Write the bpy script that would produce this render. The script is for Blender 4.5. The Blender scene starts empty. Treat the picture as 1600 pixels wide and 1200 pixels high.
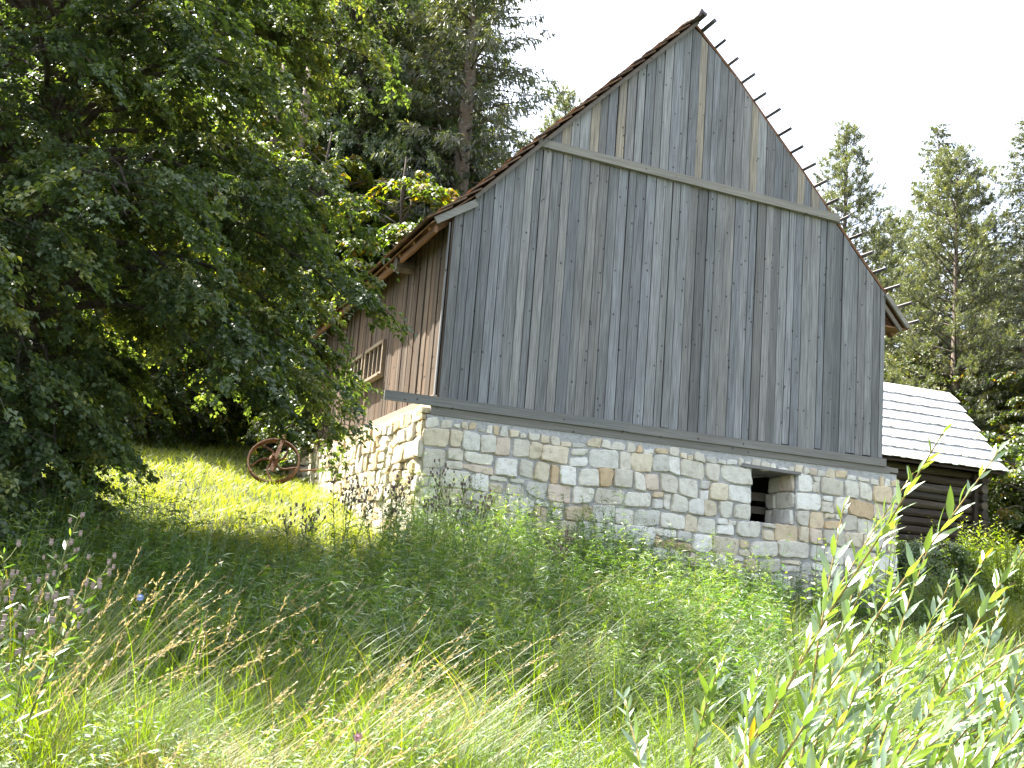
import bpy, math, random
import numpy as np
from math import radians as R, sin, cos, pi
rng = np.random.default_rng(7); random.seed(7)
scene = bpy.context.scene
COL = scene.collection

# ------------------------------------------------------------------ helpers
def tag(o, label=None, cat=None, group=None, kind=None):
    if label: o['label'] = label
    if cat: o['category'] = cat
    if group: o['group'] = group
    if kind: o['kind'] = kind
    return o

def link(name, me, mat=None, parent=None, loc=(0, 0, 0)):
    o = bpy.data.objects.new(name, me); COL.objects.link(o)
    if mat is not None: me.materials.append(mat)
    if parent is not None: o.parent = parent
    o.location = loc
    return o

def empty(name, loc=(0, 0, 0), rz=0.0):
    o = bpy.data.objects.new(name, None); COL.objects.link(o)
    o.location = loc; o.rotation_euler = (0, 0, rz); o.empty_display_size = .3
    return o

def npmesh(name, V, F, rnd=None, col=None, smooth=False):
    """V (n,3), F (m,k) all faces with k corners"""
    me = bpy.data.meshes.new(name)
    V = np.ascontiguousarray(V, dtype=np.float32); F = np.ascontiguousarray(F, dtype=np.int32)
    me.vertices.add(len(V)); me.vertices.foreach_set('co', V.ravel())
    m, k = F.shape
    me.loops.add(m * k); me.loops.foreach_set('vertex_index', F.ravel())
    me.polygons.add(m); me.polygons.foreach_set('loop_start', np.arange(0, m * k, k, dtype=np.int32))
    if smooth: me.polygons.foreach_set('use_smooth', np.ones(m, dtype=bool))
    if rnd is not None:
        a = me.attributes.new('rnd', 'FLOAT', 'POINT'); a.data.foreach_set('value', np.asarray(rnd, dtype=np.float32))
    if col is not None:
        c = np.ones((len(V), 4), dtype=np.float32); c[:, :3] = col
        a = me.attributes.new('col', 'FLOAT_COLOR', 'POINT'); a.data.foreach_set('color', c.ravel())
    me.update(calc_edges=True)
    return me

class MB:
    def __init__(s): s.v = []; s.f = []; s.c = []
    def add(s, vs, fs, col=(1, 1, 1)):
        b = len(s.v); s.v += [tuple(map(float, p)) for p in vs]; s.f += [tuple(b + i for i in f) for f in fs]; s.c += [tuple(col)] * len(vs)
    def box(s, x0, x1, y0, y1, z0, z1, col=(1, 1, 1)):
        s.add([(x0, y0, z0), (x1, y0, z0), (x1, y1, z0), (x0, y1, z0), (x0, y0, z1), (x1, y0, z1), (x1, y1, z1), (x0, y1, z1)],
              [(0, 3, 2, 1), (4, 5, 6, 7), (0, 1, 5, 4), (1, 2, 6, 5), (2, 3, 7, 6), (3, 0, 4, 7)], col)
    def hexa(s, P, col=(1, 1, 1)):
        s.add(P, [(0, 3, 2, 1), (4, 5, 6, 7), (0, 1, 5, 4), (1, 2, 6, 5), (2, 3, 7, 6), (3, 0, 4, 7)], col)
    def bar(s, a, b, w, h, up=(0, 0, 1), col=(1, 1, 1)):
        a = np.array(a, float); b = np.array(b, float); d = b - a; d /= np.linalg.norm(d)
        sd = np.cross(d, up); sd /= np.linalg.norm(sd); u = np.cross(sd, d)
        P = []
        for p in (a, b):
            for i, j in ((-1, -1), (1, -1), (1, 1), (-1, 1)): P.append(p + sd * i * w / 2 + u * j * h / 2)
        s.add(P, [(0, 1, 2, 3), (7, 6, 5, 4), (0, 4, 5, 1), (1, 5, 6, 2), (2, 6, 7, 3), (3, 7, 4, 0)], col)
    def tube(s, pts, rad, n=8, col=(1, 1, 1), cap=True, jit=0.0):
        pts = [np.array(p, float) for p in pts]; m = len(pts)
        rad = rad if hasattr(rad, '__len__') else [rad] * m
        vs = []; ref = np.array((0.13, 0.31, 0.94)); prev = None
        for i, p in enumerate(pts):
            t = pts[min(i + 1, m - 1)] - pts[max(i - 1, 0)]; t = t / (np.linalg.norm(t) + 1e-9)
            if prev is None:
                a = np.cross(t, ref if abs(t @ ref) < .9 else np.array((1., 0, 0)))
            else: a = prev - t * (prev @ t)
            a = a / np.linalg.norm(a); prev = a; b = np.cross(t, a)
            for k in range(n):
                r = rad[i] * (1 + (random.uniform(-jit, jit) if jit else 0))
                vs.append(p + (a * cos(2 * pi * k / n) + b * sin(2 * pi * k / n)) * r)
        fs = [(i * n + k, i * n + (k + 1) % n, (i + 1) * n + (k + 1) % n, (i + 1) * n + k) for i in range(m - 1) for k in range(n)]
        if cap: fs += [tuple(range(n))[::-1], tuple((m - 1) * n + k for k in range(n))]
        s.add(vs, fs, col)
    def mesh(s, name, smooth=False):
        me = bpy.data.meshes.new(name); me.from_pydata(s.v, [], s.f); me.validate()
        c = np.ones((len(s.v), 4), np.float32); c[:, :3] = np.array(s.c, np.float32)
        a = me.attributes.new('col', 'FLOAT_COLOR', 'POINT'); a.data.foreach_set('color', c.ravel())
        if smooth: me.polygons.foreach_set('use_smooth', np.ones(len(me.polygons), dtype=bool))
        me.update(); return me
    def build(s, name, mat, parent=None, smooth=False, loc=(0, 0, 0)):
        return link(name, s.mesh(name, smooth), mat, parent, loc)

def copy_tree(o, parent=None):
    c = o.copy(); COL.objects.link(c)
    if parent is not None: c.parent = parent
    for ch in list(o.children): copy_tree(ch, c)
    return c

# ------------------------------------------------------------------ materials
def newmat(name):
    m = bpy.data.materials.new(name); m.use_nodes = True; nt = m.node_tree
    for n in list(nt.nodes): nt.nodes.remove(n)
    return m, nt, nt.nodes, nt.links
def N(ns, t, **kw):
    n = ns.new(t)
    for k, v in kw.items(): setattr(n, k, v)
    return n
def ramp(ns, pts):
    r = ns.new('ShaderNodeValToRGB'); e = r.color_ramp.elements
    while len(e) < len(pts): e.new(.5)
    for el, (p, c) in zip(e, pts):
        el.position = p; el.color = (*c, 1) if len(c) == 3 else c
    return r
def coords(ns, ls, scale, kind='Object'):
    tc = ns.new('ShaderNodeTexCoord'); mp = ns.new('ShaderNodeMapping'); mp.inputs['Scale'].default_value = scale
    ls.new(tc.outputs[kind], mp.inputs['Vector']); return mp
def mixc(ns, ls, a, b, fac, mode='MIX'):
    m = ns.new('ShaderNodeMix'); m.data_type = 'RGBA'; m.blend_type = mode
    for s, v in (('A', a), ('B', b)):
        i = [x for x in m.inputs if x.name == s and x.type == 'RGBA'][0]
        if isinstance(v, tuple): i.default_value = (*v, 1)
        else: ls.new(v, i)
    f = m.inputs[0]
    if isinstance(fac, (int, float)): f.default_value = fac
    else: ls.new(fac, f)
    return [x for x in m.outputs if x.type == 'RGBA'][0]

def leaf_mat(name, stops, trans=.45, gloss=.06, rough=.45, under=None, spec_tint=(1, 1, 1), tt=(1.0, 1.0, .35)):
    m, nt, ns, ls = newmat(name)
    at = N(ns, 'ShaderNodeAttribute', attribute_name='rnd'); rp = ramp(ns, stops); ls.new(at.outputs['Fac'], rp.inputs[0])
    col = rp.outputs[0]
    if under is not None:
        g = N(ns, 'ShaderNodeNewGeometry'); col = mixc(ns, ls, rp.outputs[0], under, g.outputs['Backfacing'])
    d = N(ns, 'ShaderNodeBsdfDiffuse'); ls.new(col, d.inputs[0])
    t = N(ns, 'ShaderNodeBsdfTranslucent')
    tcol = mixc(ns, ls, rp.outputs[0], tt, 1.0, 'MULTIPLY')
    hs = N(ns, 'ShaderNodeHueSaturation'); hs.inputs['Value'].default_value = 2.1; hs.inputs['Saturation'].default_value = 1.05; ls.new(tcol, hs.inputs['Color'])
    ls.new(hs.outputs[0], t.inputs[0])
    mx = N(ns, 'ShaderNodeMixShader'); mx.inputs[0].default_value = trans; ls.new(d.outputs[0], mx.inputs[1]); ls.new(t.outputs[0], mx.inputs[2])
    gl = N(ns, 'ShaderNodeBsdfGlossy'); gl.inputs['Roughness'].default_value = rough; gl.inputs[0].default_value = (*spec_tint, 1)
    m2 = N(ns, 'ShaderNodeMixShader'); m2.inputs[0].default_value = gloss; ls.new(mx.outputs[0], m2.inputs[1]); ls.new(gl.outputs[0], m2.inputs[2])
    o = N(ns, 'ShaderNodeOutputMaterial'); ls.new(m2.outputs[0], o.inputs[0])
    return m

def wood_mat(name, dark, light, axis='z', knots=True, rough=.75, spec=.3, grain=.75, stain=(.10, .085, .07), bump=.35):
    """weathered board: per-board tint x long grain x stains x knots"""
    m, nt, ns, ls = newmat(name)
    sc = {'z': (55, 55, 1.6), 'x': (1.6, 55, 55), 'y': (55, 1.6, 55)}[axis]
    sc2 = {'z': (5, 5, .7), 'x': (.7, 5, 5), 'y': (5, .7, 5)}[axis]
    at = N(ns, 'ShaderNodeAttribute', attribute_name='col')
    g = N(ns, 'ShaderNodeTexNoise'); g.inputs['Scale'].default_value = 1; g.inputs['Detail'].default_value = 7; g.inputs['Roughness'].default_value = .65
    ls.new(coords(ns, ls, sc).outputs[0], g.inputs['Vector'])
    rp = ramp(ns, [(.30, dark), (.72, light)]); ls.new(g.outputs[0], rp.inputs[0])
    c = mixc(ns, ls, rp.outputs[0], at.outputs['Color'], 1.0, 'MULTIPLY')
    s = N(ns, 'ShaderNodeTexNoise'); s.inputs['Scale'].default_value = 1; s.inputs['Detail'].default_value = 5; s.inputs['Roughness'].default_value = .7
    ls.new(coords(ns, ls, sc2).outputs[0], s.inputs['Vector'])
    sr = ramp(ns, [(.42, (0, 0, 0)), (.75, (1, 1, 1))]); ls.new(s.outputs[0], sr.inputs[0])
    mu = N(ns, 'ShaderNodeMath', operation='MULTIPLY'); mu.inputs[1].default_value = .55; ls.new(sr.outputs[0], mu.inputs[0])
    c = mixc(ns, ls, c, stain, mu.outputs[0])
    if knots:
        vo = N(ns, 'ShaderNodeTexVoronoi'); vo.inputs['Scale'].default_value = 7.5
        ls.new(coords(ns, ls, (1, .2, .8)).outputs[0], vo.inputs['Vector'])
        kr = ramp(ns, [(.09, (1, 1, 1)), (.15, (0, 0, 0))]); ls.new(vo.outputs['Distance'], kr.inputs[0])
        se = N(ns, 'ShaderNodeSeparateColor'); ls.new(vo.outputs['Color'], se.inputs[0])
        gt = N(ns, 'ShaderNodeMath', operation='GREATER_THAN'); gt.inputs[1].default_value = .3; ls.new(se.outputs[0], gt.inputs[0])
        mm = N(ns, 'ShaderNodeMath', operation='MULTIPLY'); ls.new(kr.outputs[0], mm.inputs[0]); ls.new(gt.outputs[0], mm.inputs[1])
        m3 = N(ns, 'ShaderNodeMath', operation='MULTIPLY'); m3.inputs[1].default_value = .8; ls.new(mm.outputs[0], m3.inputs[0])
        c = mixc(ns, ls, c, (.045, .035, .03), m3.outputs[0])
    b = N(ns, 'ShaderNodeBsdfPrincipled'); ls.new(c, b.inputs['Base Color']); b.inputs['Roughness'].default_value = rough
    b.inputs['Specular IOR Level'].default_value = spec
    bp = N(ns, 'ShaderNodeBump'); bp.inputs['Strength'].default_value = bump; bp.inputs['Distance'].default_value = .01
    ls.new(g.outputs[0], bp.inputs['Height']); ls.new(bp.outputs[0], b.inputs['Normal'])
    o = N(ns, 'ShaderNodeOutputMaterial'); ls.new(b.outputs[0], o.inputs[0])
    return m

def rough_mat(name, stops, scale=6, detail=8, attr=False, rough=.85, bump=.4, bdist=.02, metallic=0, spec=.3, fine=40):
    m, nt, ns, ls = newmat(name)
    n1 = N(ns, 'ShaderNodeTexNoise'); n1.inputs['Scale'].default_value = scale; n1.inputs['Detail'].default_value = detail; n1.inputs['Roughness'].default_value = .62
    ls.new(coords(ns, ls, (1, 1, 1)).outputs[0], n1.inputs['Vector'])
    rp = ramp(ns, stops); ls.new(n1.outputs[0], rp.inputs[0]); c = rp.outputs[0]
    if attr:
        at = N(ns, 'ShaderNodeAttribute', attribute_name='col'); c = mixc(ns, ls, c, at.outputs['Color'], 1.0, 'MULTIPLY')
    n2 = N(ns, 'ShaderNodeTexNoise'); n2.inputs['Scale'].default_value = fine; n2.inputs['Detail'].default_value = 5
    ls.new(coords(ns, ls, (1, 1, 1)).outputs[0], n2.inputs['Vector'])
    ad = N(ns, 'ShaderNodeMath', operation='ADD'); ls.new(n1.outputs[0], ad.inputs[0]); ls.new(n2.outputs[0], ad.inputs[1])
    b = N(ns, 'ShaderNodeBsdfPrincipled'); ls.new(c, b.inputs['Base Color']); b.inputs['Roughness'].default_value = rough
    b.inputs['Metallic'].default_value = metallic; b.inputs['Specular IOR Level'].default_value = spec
    bp = N(ns, 'ShaderNodeBump'); bp.inputs['Strength'].default_value = bump; bp.inputs['Distance'].default_value = bdist
    ls.new(ad.outputs[0], bp.inputs['Height']); ls.new(bp.outputs[0], b.inputs['Normal'])
    o = N(ns, 'ShaderNodeOutputMaterial'); ls.new(b.outputs[0], o.inputs[0])
    return m

M = {}
M['board'] = wood_mat('weathered_grey_board', (.125, .122, .120), (.41, .405, .40), stain=(.15, .145, .142), bump=.6)
M['beam'] = wood_mat('weathered_beam', (.20, .19, .175), (.36, .345, .32), axis='x', stain=(.2, .185, .165))
M['brown_board'] = wood_mat('sun_browned_board', (.060, .042, .030), (.25, .18, .125), stain=(.055, .038, .028))
M['brown_beam'] = wood_mat('sun_browned_beam', (.24, .19, .14), (.45, .38, .30), axis='y', knots=False, stain=(.2, .15, .11))
M['orange_wood'] = wood_mat('eave_timber', (.20, .11, .06), (.40, .24, .14), axis='y', knots=False, stain=(.15, .08, .05))
M['batten'] = wood_mat('dark_batten', (.12, .11, .12), (.26, .25, .26), axis='y', knots=False)
M['frame_wood'] = wood_mat('pale_frame_wood', (.22, .17, .12), (.42, .34, .25), knots=False, axis='y', stain=(.22, .16, .11))
M['dark_in'] = wood_mat('inside_board', (.09, .075, .06), (.2, .17, .14), axis='x')
M['log'] = wood_mat('log_wood', (.03, .024, .020), (.14, .105, .08), axis='x', knots=False, stain=(.03, .024, .02), bump=.8)
M['log_end'] = rough_mat('log_end', [(.3, (.10, .08, .065)), (.7, (.22, .19, .16))], scale=10)
M['shingle'] = wood_mat('silver_shingle', (.66, .66, .65), (.84, .84, .83), axis='y', knots=False, rough=.38, spec=.6, stain=(.45, .44, .43), bump=.2)
M['tile'] = rough_mat('clay_tile', [(.3, (.09, .06, .045)), (.5, (.20, .12, .075)), (.75, (.32, .20, .12))], scale=7, attr=True)
M['stone'] = rough_mat('limestone', [(.28, (.66, .63, .58)), (.45, (.92, .91, .88)), (.7, (1.08, 1.08, 1.07))], scale=9, attr=True, bump=.6, bdist=.03, fine=60)
M['mortar'] = rough_mat('lime_mortar', [(.3, (.40, .395, .385)), (.7, (.62, .61, .60))], scale=14, bump=.9, bdist=.03)
M['bark'] = rough_mat('bark', [(.3, (.045, .035, .028)), (.7, (.14, .115, .09))], scale=12, bump=1, bdist=.04)
M['bark_pale'] = rough_mat('pale_bark', [(.3, (.16, .125, .10)), (.7, (.36, .29, .23))], scale=10, bump=1, bdist=.04)
M['rust'] = rough_mat('rust', [(.3, (.05, .022, .012)), (.5, (.13, .058, .026)), (.75, (.22, .11, .05))], scale=22, rough=.8, bump=.5, spec=.4)
M['soil'] = rough_mat('soil', [(.3, (.035, .035, .016)), (.5, (.06, .07, .025)), (.75, (.10, .12, .045))], scale=2.5, bump=1, bdist=.08)
M['stem'] = rough_mat('green_stem', [(.3, (.08, .10, .03)), (.7, (.17, .18, .06))], scale=8)
M['stem_red'] = rough_mat('willow_stem', [(.3, (.16, .10, .03)), (.7, (.30, .24, .08))], scale=8)
m, nt, ns, ls = newmat('window_glass')
b = N(ns, 'ShaderNodeBsdfPrincipled'); b.inputs['Base Color'].default_value = (.03, .032, .035, 1); b.inputs['Roughness'].default_value = .07; b.inputs['Specular IOR Level'].default_value = .9
ls.new(b.outputs[0], N(ns, 'ShaderNodeOutputMaterial').inputs[0]); M['glass'] = m
M['linden'] = leaf_mat('broad_leaf', [(0, (.052, .084, .036)), (.5, (.094, .134, .054)), (.8, (.165, .195, .070)), (1, (.31, .31, .11))], trans=.42, gloss=.045, rough=.45)
M['understory'] = leaf_mat('understory_leaf', [(0, (.045, .075, .018)), (.6, (.085, .125, .03)), (.9, (.17, .18, .035)), (1, (.24, .15, .03))], trans=.55, gloss=.05)
M['bush'] = leaf_mat('bush_leaf', [(0, (.040, .075, .02)), (.6, (.07, .115, .03)), (1, (.15, .19, .05))], trans=.5, gloss=.04)
M['spruce'] = leaf_mat('spruce_needles', [(0, (.050, .064, .036)), (.7, (.090, .104, .055)), (1, (.17, .16, .08))], trans=.36, gloss=.06)
M['pine'] = leaf_mat('pine_needles', [(0, (.058, .074, .044)), (.6, (.100, .115, .068)), (1, (.19, .19, .115))], trans=.38, gloss=.07)
M['grass'] = leaf_mat('grass_blade', [(0, (.045, .095, .008)), (.6, (.115, .165, .010)), (.9, (.20, .205, .018)), (1, (.32, .25, .09))], trans=.6, gloss=.035)
M['short_grass'] = leaf_mat('short_grass_blade', [(0, (.14, .19, .02)), (.6, (.24, .27, .035)), (1, (.38, .34, .12))], trans=.5, gloss=.05)
M['dry'] = leaf_mat('dry_stalk', [(0, (.16, .16, .05)), (.5, (.27, .22, .10)), (1, (.44, .35, .22))], trans=.30, gloss=.04, tt=(1, .95, .75))
M['weed'] = leaf_mat('weed_leaf', [(0, (.045, .10, .034)), (.6, (.095, .165, .048)), (1, (.21, .26, .07))], trans=.42, gloss=.07)
M['weed_light'] = leaf_mat('pale_weed_leaf', [(0, (.07, .12, .04)), (.6, (.12, .18, .06)), (1, (.24, .28, .13))], trans=.46, gloss=.045, under=(.15, .21, .11))
M['goldenrod'] = leaf_mat('goldenrod_leaf', [(0, (.10, .16, .03)), (.6, (.17, .23, .04)), (1, (.32, .33, .10))], trans=.5, gloss=.04)
M['willow'] = leaf_mat('willow_leaf', [(0, (.07, .12, .035)), (.6, (.11, .165, .05)), (.97, (.17, .22, .07)), (1, (.5, .33, .03))], trans=.44, gloss=.11, rough=.34, under=(.20, .29, .17))
M['flower'] = rough_mat('thistle_head', [(.3, (.26, .18, .16)), (.7, (.48, .40, .38))], scale=30)
M['seed'] = rough_mat('seed_head', [(.3, (.12, .07, .07)), (.7, (.25, .17, .15))], scale=30)
M['white_cloth'] = rough_mat('cloth', [(.3, (.62, .70, .85)), (.7, (.75, .82, .95))], scale=5)

# ------------------------------------------------------------------ terrain
CP = np.array([(-4.73, -15.9, -4.2), (-3, -12, -4.1), (-5, -10, -3.95), (-8, -10, -3.75), (1, -12, -4.1), (5, -9, -3.75), (-1, -7, -3.6), (-5, -5, -3.35), (-9, -4, -3.0),
 (0, -2, -2.85), (4, -2, -2.95), (8, -2, -2.95), (10.6, -.5, -2.35), (12, 2.6, -1.9), (-.4, .5, -2.2), (-.4, 3, -1.8), (-.4, 6, -1.2), (-.4, 10, -.8), (-1.4, 6.5, -1.1), (-3, 3, -1.85),
 (-5.3, 0, -2.5), (-2.8, 9, -.5), (-2.4, 14, .1), (-6, 10, -.4), (-10, 5, -1.4), (14, 5.5, -1.45), (16, 6, -1.35), (18.7, 8.8, -.5), (20, 4, -.6), (-.8, 16, .95), (-.4, 13.8, .75), (-1, 20, 1.8),
 (4, 11, -.5), (9, 11, -.3), (20, 12, .7), (20, 20, 2.4), (0, 30, 3), (-15, 25, 2), (35, 15, 2.5), (30, -5, -1.5), (-25, 0, -2), (0, -40, -6), (60, 60, 8), (-60, 60, 7), (60, -60, -8), (-60, -60, -8), (0, 90, 10),
 (300, 300, 12), (-300, 300, 12), (300, -300, -10), (-300, -300, -10)], float)
_D = np.linalg.norm(CP[:, None, :2] - CP[None, :, :2], axis=2)
_n = len(CP); _A = np.zeros((_n + 1, _n + 1)); _A[:_n, :_n] = _D - .6 * np.eye(_n); _A[:_n, _n] = 1; _A[_n, :_n] = 1
_w = np.linalg.solve(_A, np.append(CP[:, 2], 0))
def gz(x, y):
    x = np.asarray(x, float); y = np.asarray(y, float)
    d = np.sqrt((x[..., None] - CP[:, 0]) ** 2 + (y[..., None] - CP[:, 1]) ** 2 + .25)
    z = d @ _w[:_n] + _w[_n]
    return z + .05 * np.sin(x * 1.7 + y * .6) * np.cos(y * 1.3 - x * .4) + .03 * np.sin(x * 4.1) * np.sin(y * 3.7)
def axis(a, b, fine, far, n):
    u = np.linspace(0, 1, n) ** 2.2
    return np.unique(np.concatenate([a - (far) * u, np.arange(a, b, fine), b + far * u]))
gx = axis(-16, 26, .3, 380, 22); gy = axis(-20, 26, .3, 380, 22)
X, Y = np.meshgrid(gx, gy); Z = gz(X, Y)
V = np.stack([X.ravel(), Y.ravel(), Z.ravel()], 1); nx, ny = len(gx), len(gy)
I = (np.arange(ny - 1)[:, None] * nx + np.arange(nx - 1)).ravel()
ground = link('ground', npmesh('ground', V, np.stack([I, I + 1, I + nx + 1, I + nx], 1), smooth=True), M['soil'])
tag(ground, kind='structure')

CAM = np.array([-4.73, -15.89, -2.66]); VIEW = R(20.25)

# ------------------------------------------------------------------ plant generators (vectorised)
def unit(v): return v / (np.linalg.norm(v, axis=-1, keepdims=True) + 1e-9)
def leaves(P, D, Nn, L, W, prof=((0, .0), (.35, 1.), (.7, .72), (1, .0)), droop=.15, fold=.25, rnd=None, curl=None):
    """leaf strips: base P, direction D, normal Nn, length L, width W"""
    n = len(P); D = unit(D); S = unit(np.cross(D, Nn)); U = np.cross(S, D)
    L = np.broadcast_to(L, n)[:, None]; W = np.broadcast_to(W, n)[:, None]
    k = len(prof); V = np.zeros((n, k, 3, 3))
    for i, (t, w) in enumerate(prof):
        c = P + D * L * t - U * (droop * L * t * t)
        w = max(w, .04)
        V[:, i, 0] = c + S * W * .5 * w + U * W * .5 * w * fold
        V[:, i, 1] = c
        V[:, i, 2] = c - S * W * .5 * w + U * W * .5 * w * fold
    idx = np.arange(n * k * 3).reshape(n, k, 3)
    F = np.concatenate([np.stack([idx[:, :-1, j], idx[:, :-1, j + 1], idx[:, 1:, j + 1], idx[:, 1:, j]], -1).reshape(-1, 4) for j in (0, 1)])
    rv = np.repeat(rng.random(n) if rnd is None else rnd, k * 3)
    return V.reshape(-1, 3), F, rv
def rhomb(P, D, Nn, L, W, rnd, fold=.2):
    n = len(P); D = unit(D); S = unit(np.cross(D, Nn)); U = np.cross(S, D)
    L = np.broadcast_to(L, n)[:, None]; W = np.broadcast_to(W, n)[:, None]
    V = np.stack([P, P + D * L * .42 + S * W * .5 + U * W * fold * .5, P + D * L, P + D * L * .42 - S * W * .5 + U * W * fold * .5], 1)
    return V.reshape(-1, 3), np.arange(n * 4).reshape(n, 4), np.repeat(rnd, 4)
def blades(P, H, W, az, lean, curve, seg=3, rnd=None):
    n = len(P); dx = np.stack([np.cos(az), np.sin(az), 0 * az], 1)
    sd = np.stack([-np.sin(az + .6), np.cos(az + .6), 0 * az], 1)
    V = np.zeros((n, seg + 1, 2, 3))
    for i in range(seg + 1):
        t = i / seg
        c = P + dx * (H * (lean * t + curve * t * t))[:, None]; c[:, 2] += H * t * (1 - .35 * curve * t)
        w = (W * (1 - .9 * t ** 1.5))[:, None] * .5
        V[:, i, 0] = c - sd * w; V[:, i, 1] = c + sd * w
    idx = np.arange(n * (seg + 1) * 2).reshape(n, seg + 1, 2)
    F = np.stack([idx[:, :-1, 0], idx[:, :-1, 1], idx[:, 1:, 1], idx[:, 1:, 0]], -1).reshape(-1, 4)
    rv = np.repeat(rng.random(n) if rnd is None else rnd, (seg + 1) * 2)
    return V.reshape(-1, 3), F, rv
class Acc:
    def __init__(s): s.V = []; s.F = []; s.R = []; s.n = 0
    def add(s, vfr):
        V, F, r = vfr; s.V.append(V); s.F.append(F + s.n); s.R.append(r); s.n += len(V)
    def mesh(s, name): return npmesh(name, np.concatenate(s.V), np.concatenate(s.F), rnd=np.concatenate(s.R))
    def build(s, name, mat, parent=None, loc=(0, 0, 0)): return link(name, s.mesh(name), mat, parent, loc)

def sector(n, r0, r1, a0, a1, p=1.0):
    """points in a fan in front of the camera: density falls with distance"""
    a = VIEW + np.radians(rng.uniform(a0, a1, n)); r = r0 + (r1 - r0) * rng.random(n) ** p
    return CAM[0] + r * np.sin(a), CAM[1] + r * np.cos(a)
def free(x, y):
    ok = ~((x > -.25) & (x < 8.4) & (y > -.12) & (y < 9.8))
    ok &= ~((x > 9.2) & (x < 15.9) & (y > 5.95) & (y < 9.9))
    return ok
def ground_pts(x, y):
    return np.stack([x, y, gz(x, y) - .02], 1)
def nz(x, y, s=1.0, k=0):
    return .5 + .25 * (np.sin(x * 1.3 * s + 1.7 + k) * np.cos(y * 1.1 * s - .8 * k) + np.sin((x + y) * 2.3 * s + 2.1 * k) * np.cos((x - y) * 1.9 * s + k))

# ------------------------------------------------------------------ BARN
barn = empty('barn', (0, 0, 0))
tag(barn, 'tall weathered grey board barn with a steep roof on a pale stone base', 'barn')
PROF = [(-.02, 2.75), (.27, 3.12), (1.36, 4.27), (3.93, 6.93), (4.79, 6.2), (5.46, 5.52), (6.14, 4.84), (7.25, 3.66), (8.0, 2.88)]
def prof(x):
    return float(np.interp(x, [p[0] for p in PROF], [p[1] for p in PROF]))
def wood_tint(lo=.75, hi=1.2, warm=.06):
    v = random.uniform(lo, hi); w = random.uniform(-warm, warm)
    return (v * (1 + w), v, v * (1 - w))
LD = 9.3
def collar(x): return 4.24 - .03 * (x - 1.3)
# gable boards
mb = MB(); x = 0.0
while x < 7.98:
    w = random.uniform(.125, .19); x1 = min(x + w, 8.0); gap = random.choice([.009, .010, .012, .016, .008]); 
    if random.random() < .05: gap = .018
    a, b_ = x, x1 - gap
    y = random.uniform(0, .014); z0 = random.uniform(-.03, .01)
    cm = (a + b_) / 2; top = [min(prof(a), collar(a) if 1.3 < cm < 6.95 else 99), min(prof(b_), collar(b_) if 1.3 < cm < 6.95 else 99)]
    t = wood_tint(.74, 1.28, .05)
    if random.random() < .15: t = tuple(v * .76 for v in t)
    sk = random.uniform(-.006, .006); y2 = y + random.uniform(-.008, .008)
    mb.hexa([(a, y, z0), (b_, y, z0), (b_, y + .024, z0), (a, y + .024, z0), (a + sk, y2, top[0]), (b_ + sk, y2, top[1]), (b_ + sk, y2 + .024, top[1]), (a + sk, y2 + .024, top[0])], t)
    x = x1
mb.build('gable_boards', M['board'], barn)
mb = MB(); x = 1.12
while x < 7.1:
    w = random.uniform(.13, .19); x1 = min(x + w, 7.12); gap = random.choice([.008, .010, .012])
    if 2.0 < x < 3.0 and random.random() < .5: gap = .02
    a, b_ = x, x1 - gap; y = -.004 + random.uniform(-.012, .003); cm = (a + b_) / 2
    z0 = collar(cm) - .06
    if prof(a) < z0 + .05 and prof(b_) < z0 + .05: x = x1; continue
    t = wood_tint(.80, 1.22, .05)
    if random.random() < .2: t = (1.5, 1.3, 1.03)
    elif random.random() < .18: t = (1.38, 1.38, 1.36)
    mb.hexa([(a, y, z0), (b_, y, z0), (b_, y + .022, z0), (a, y + .022, z0), (a, y, max(prof(a), z0)), (b_, y, max(prof(b_), z0)), (b_, y + .022, max(prof(b_), z0)), (a, y + .022, max(prof(a), z0))], t)
    x = x1
mb.build('upper_gable_boards', M['board'], barn)
mb = MB()
mb.hexa([(1.27, -.065, 4.19), (6.96, -.065, 4.015), (6.96, -.018, 4.015), (1.27, -.018, 4.19), (1.22, -.065, 4.325), (6.93, -.065, 4.155), (6.93, -.018, 4.155), (1.22, -.018, 4.325)], (1.15, 1.12, 1.02))
mb.build('collar_beam', M['beam'], barn)
# sill plank and the beam under it
mb = MB()
mb.hexa([(-.84, -.085, -.145), (3.1, -.085, -.15), (3.1, -.03, -.15), (-.84, -.03, -.145), (-.84, -.085, -.005), (3.1, -.085, .0), (3.1, -.03, .0), (-.84, -.03, -.005)], (.8, .82, .82))
mb.hexa([(3.1, -.08, -.155), (8.02, -.08, -.16), (8.02, -.03, -.16), (3.1, -.03, -.155), (3.1, -.08, -.01), (8.02, -.08, -.03), (8.02, -.03, -.03), (3.1, -.03, -.01)], (.88, .88, .86))
mb.build('sill_plank', M['beam'], barn)
mb = MB()
mb.box(-.12, 8.12, -.05, .25, -.27, -.15, (.85, .84, .8)); mb.box(8.12, 8.3, -.04, .22, -.24, -.16, (.9, .85, .8)); 
mb.build('sill_beam', M['beam'], barn)

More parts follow.
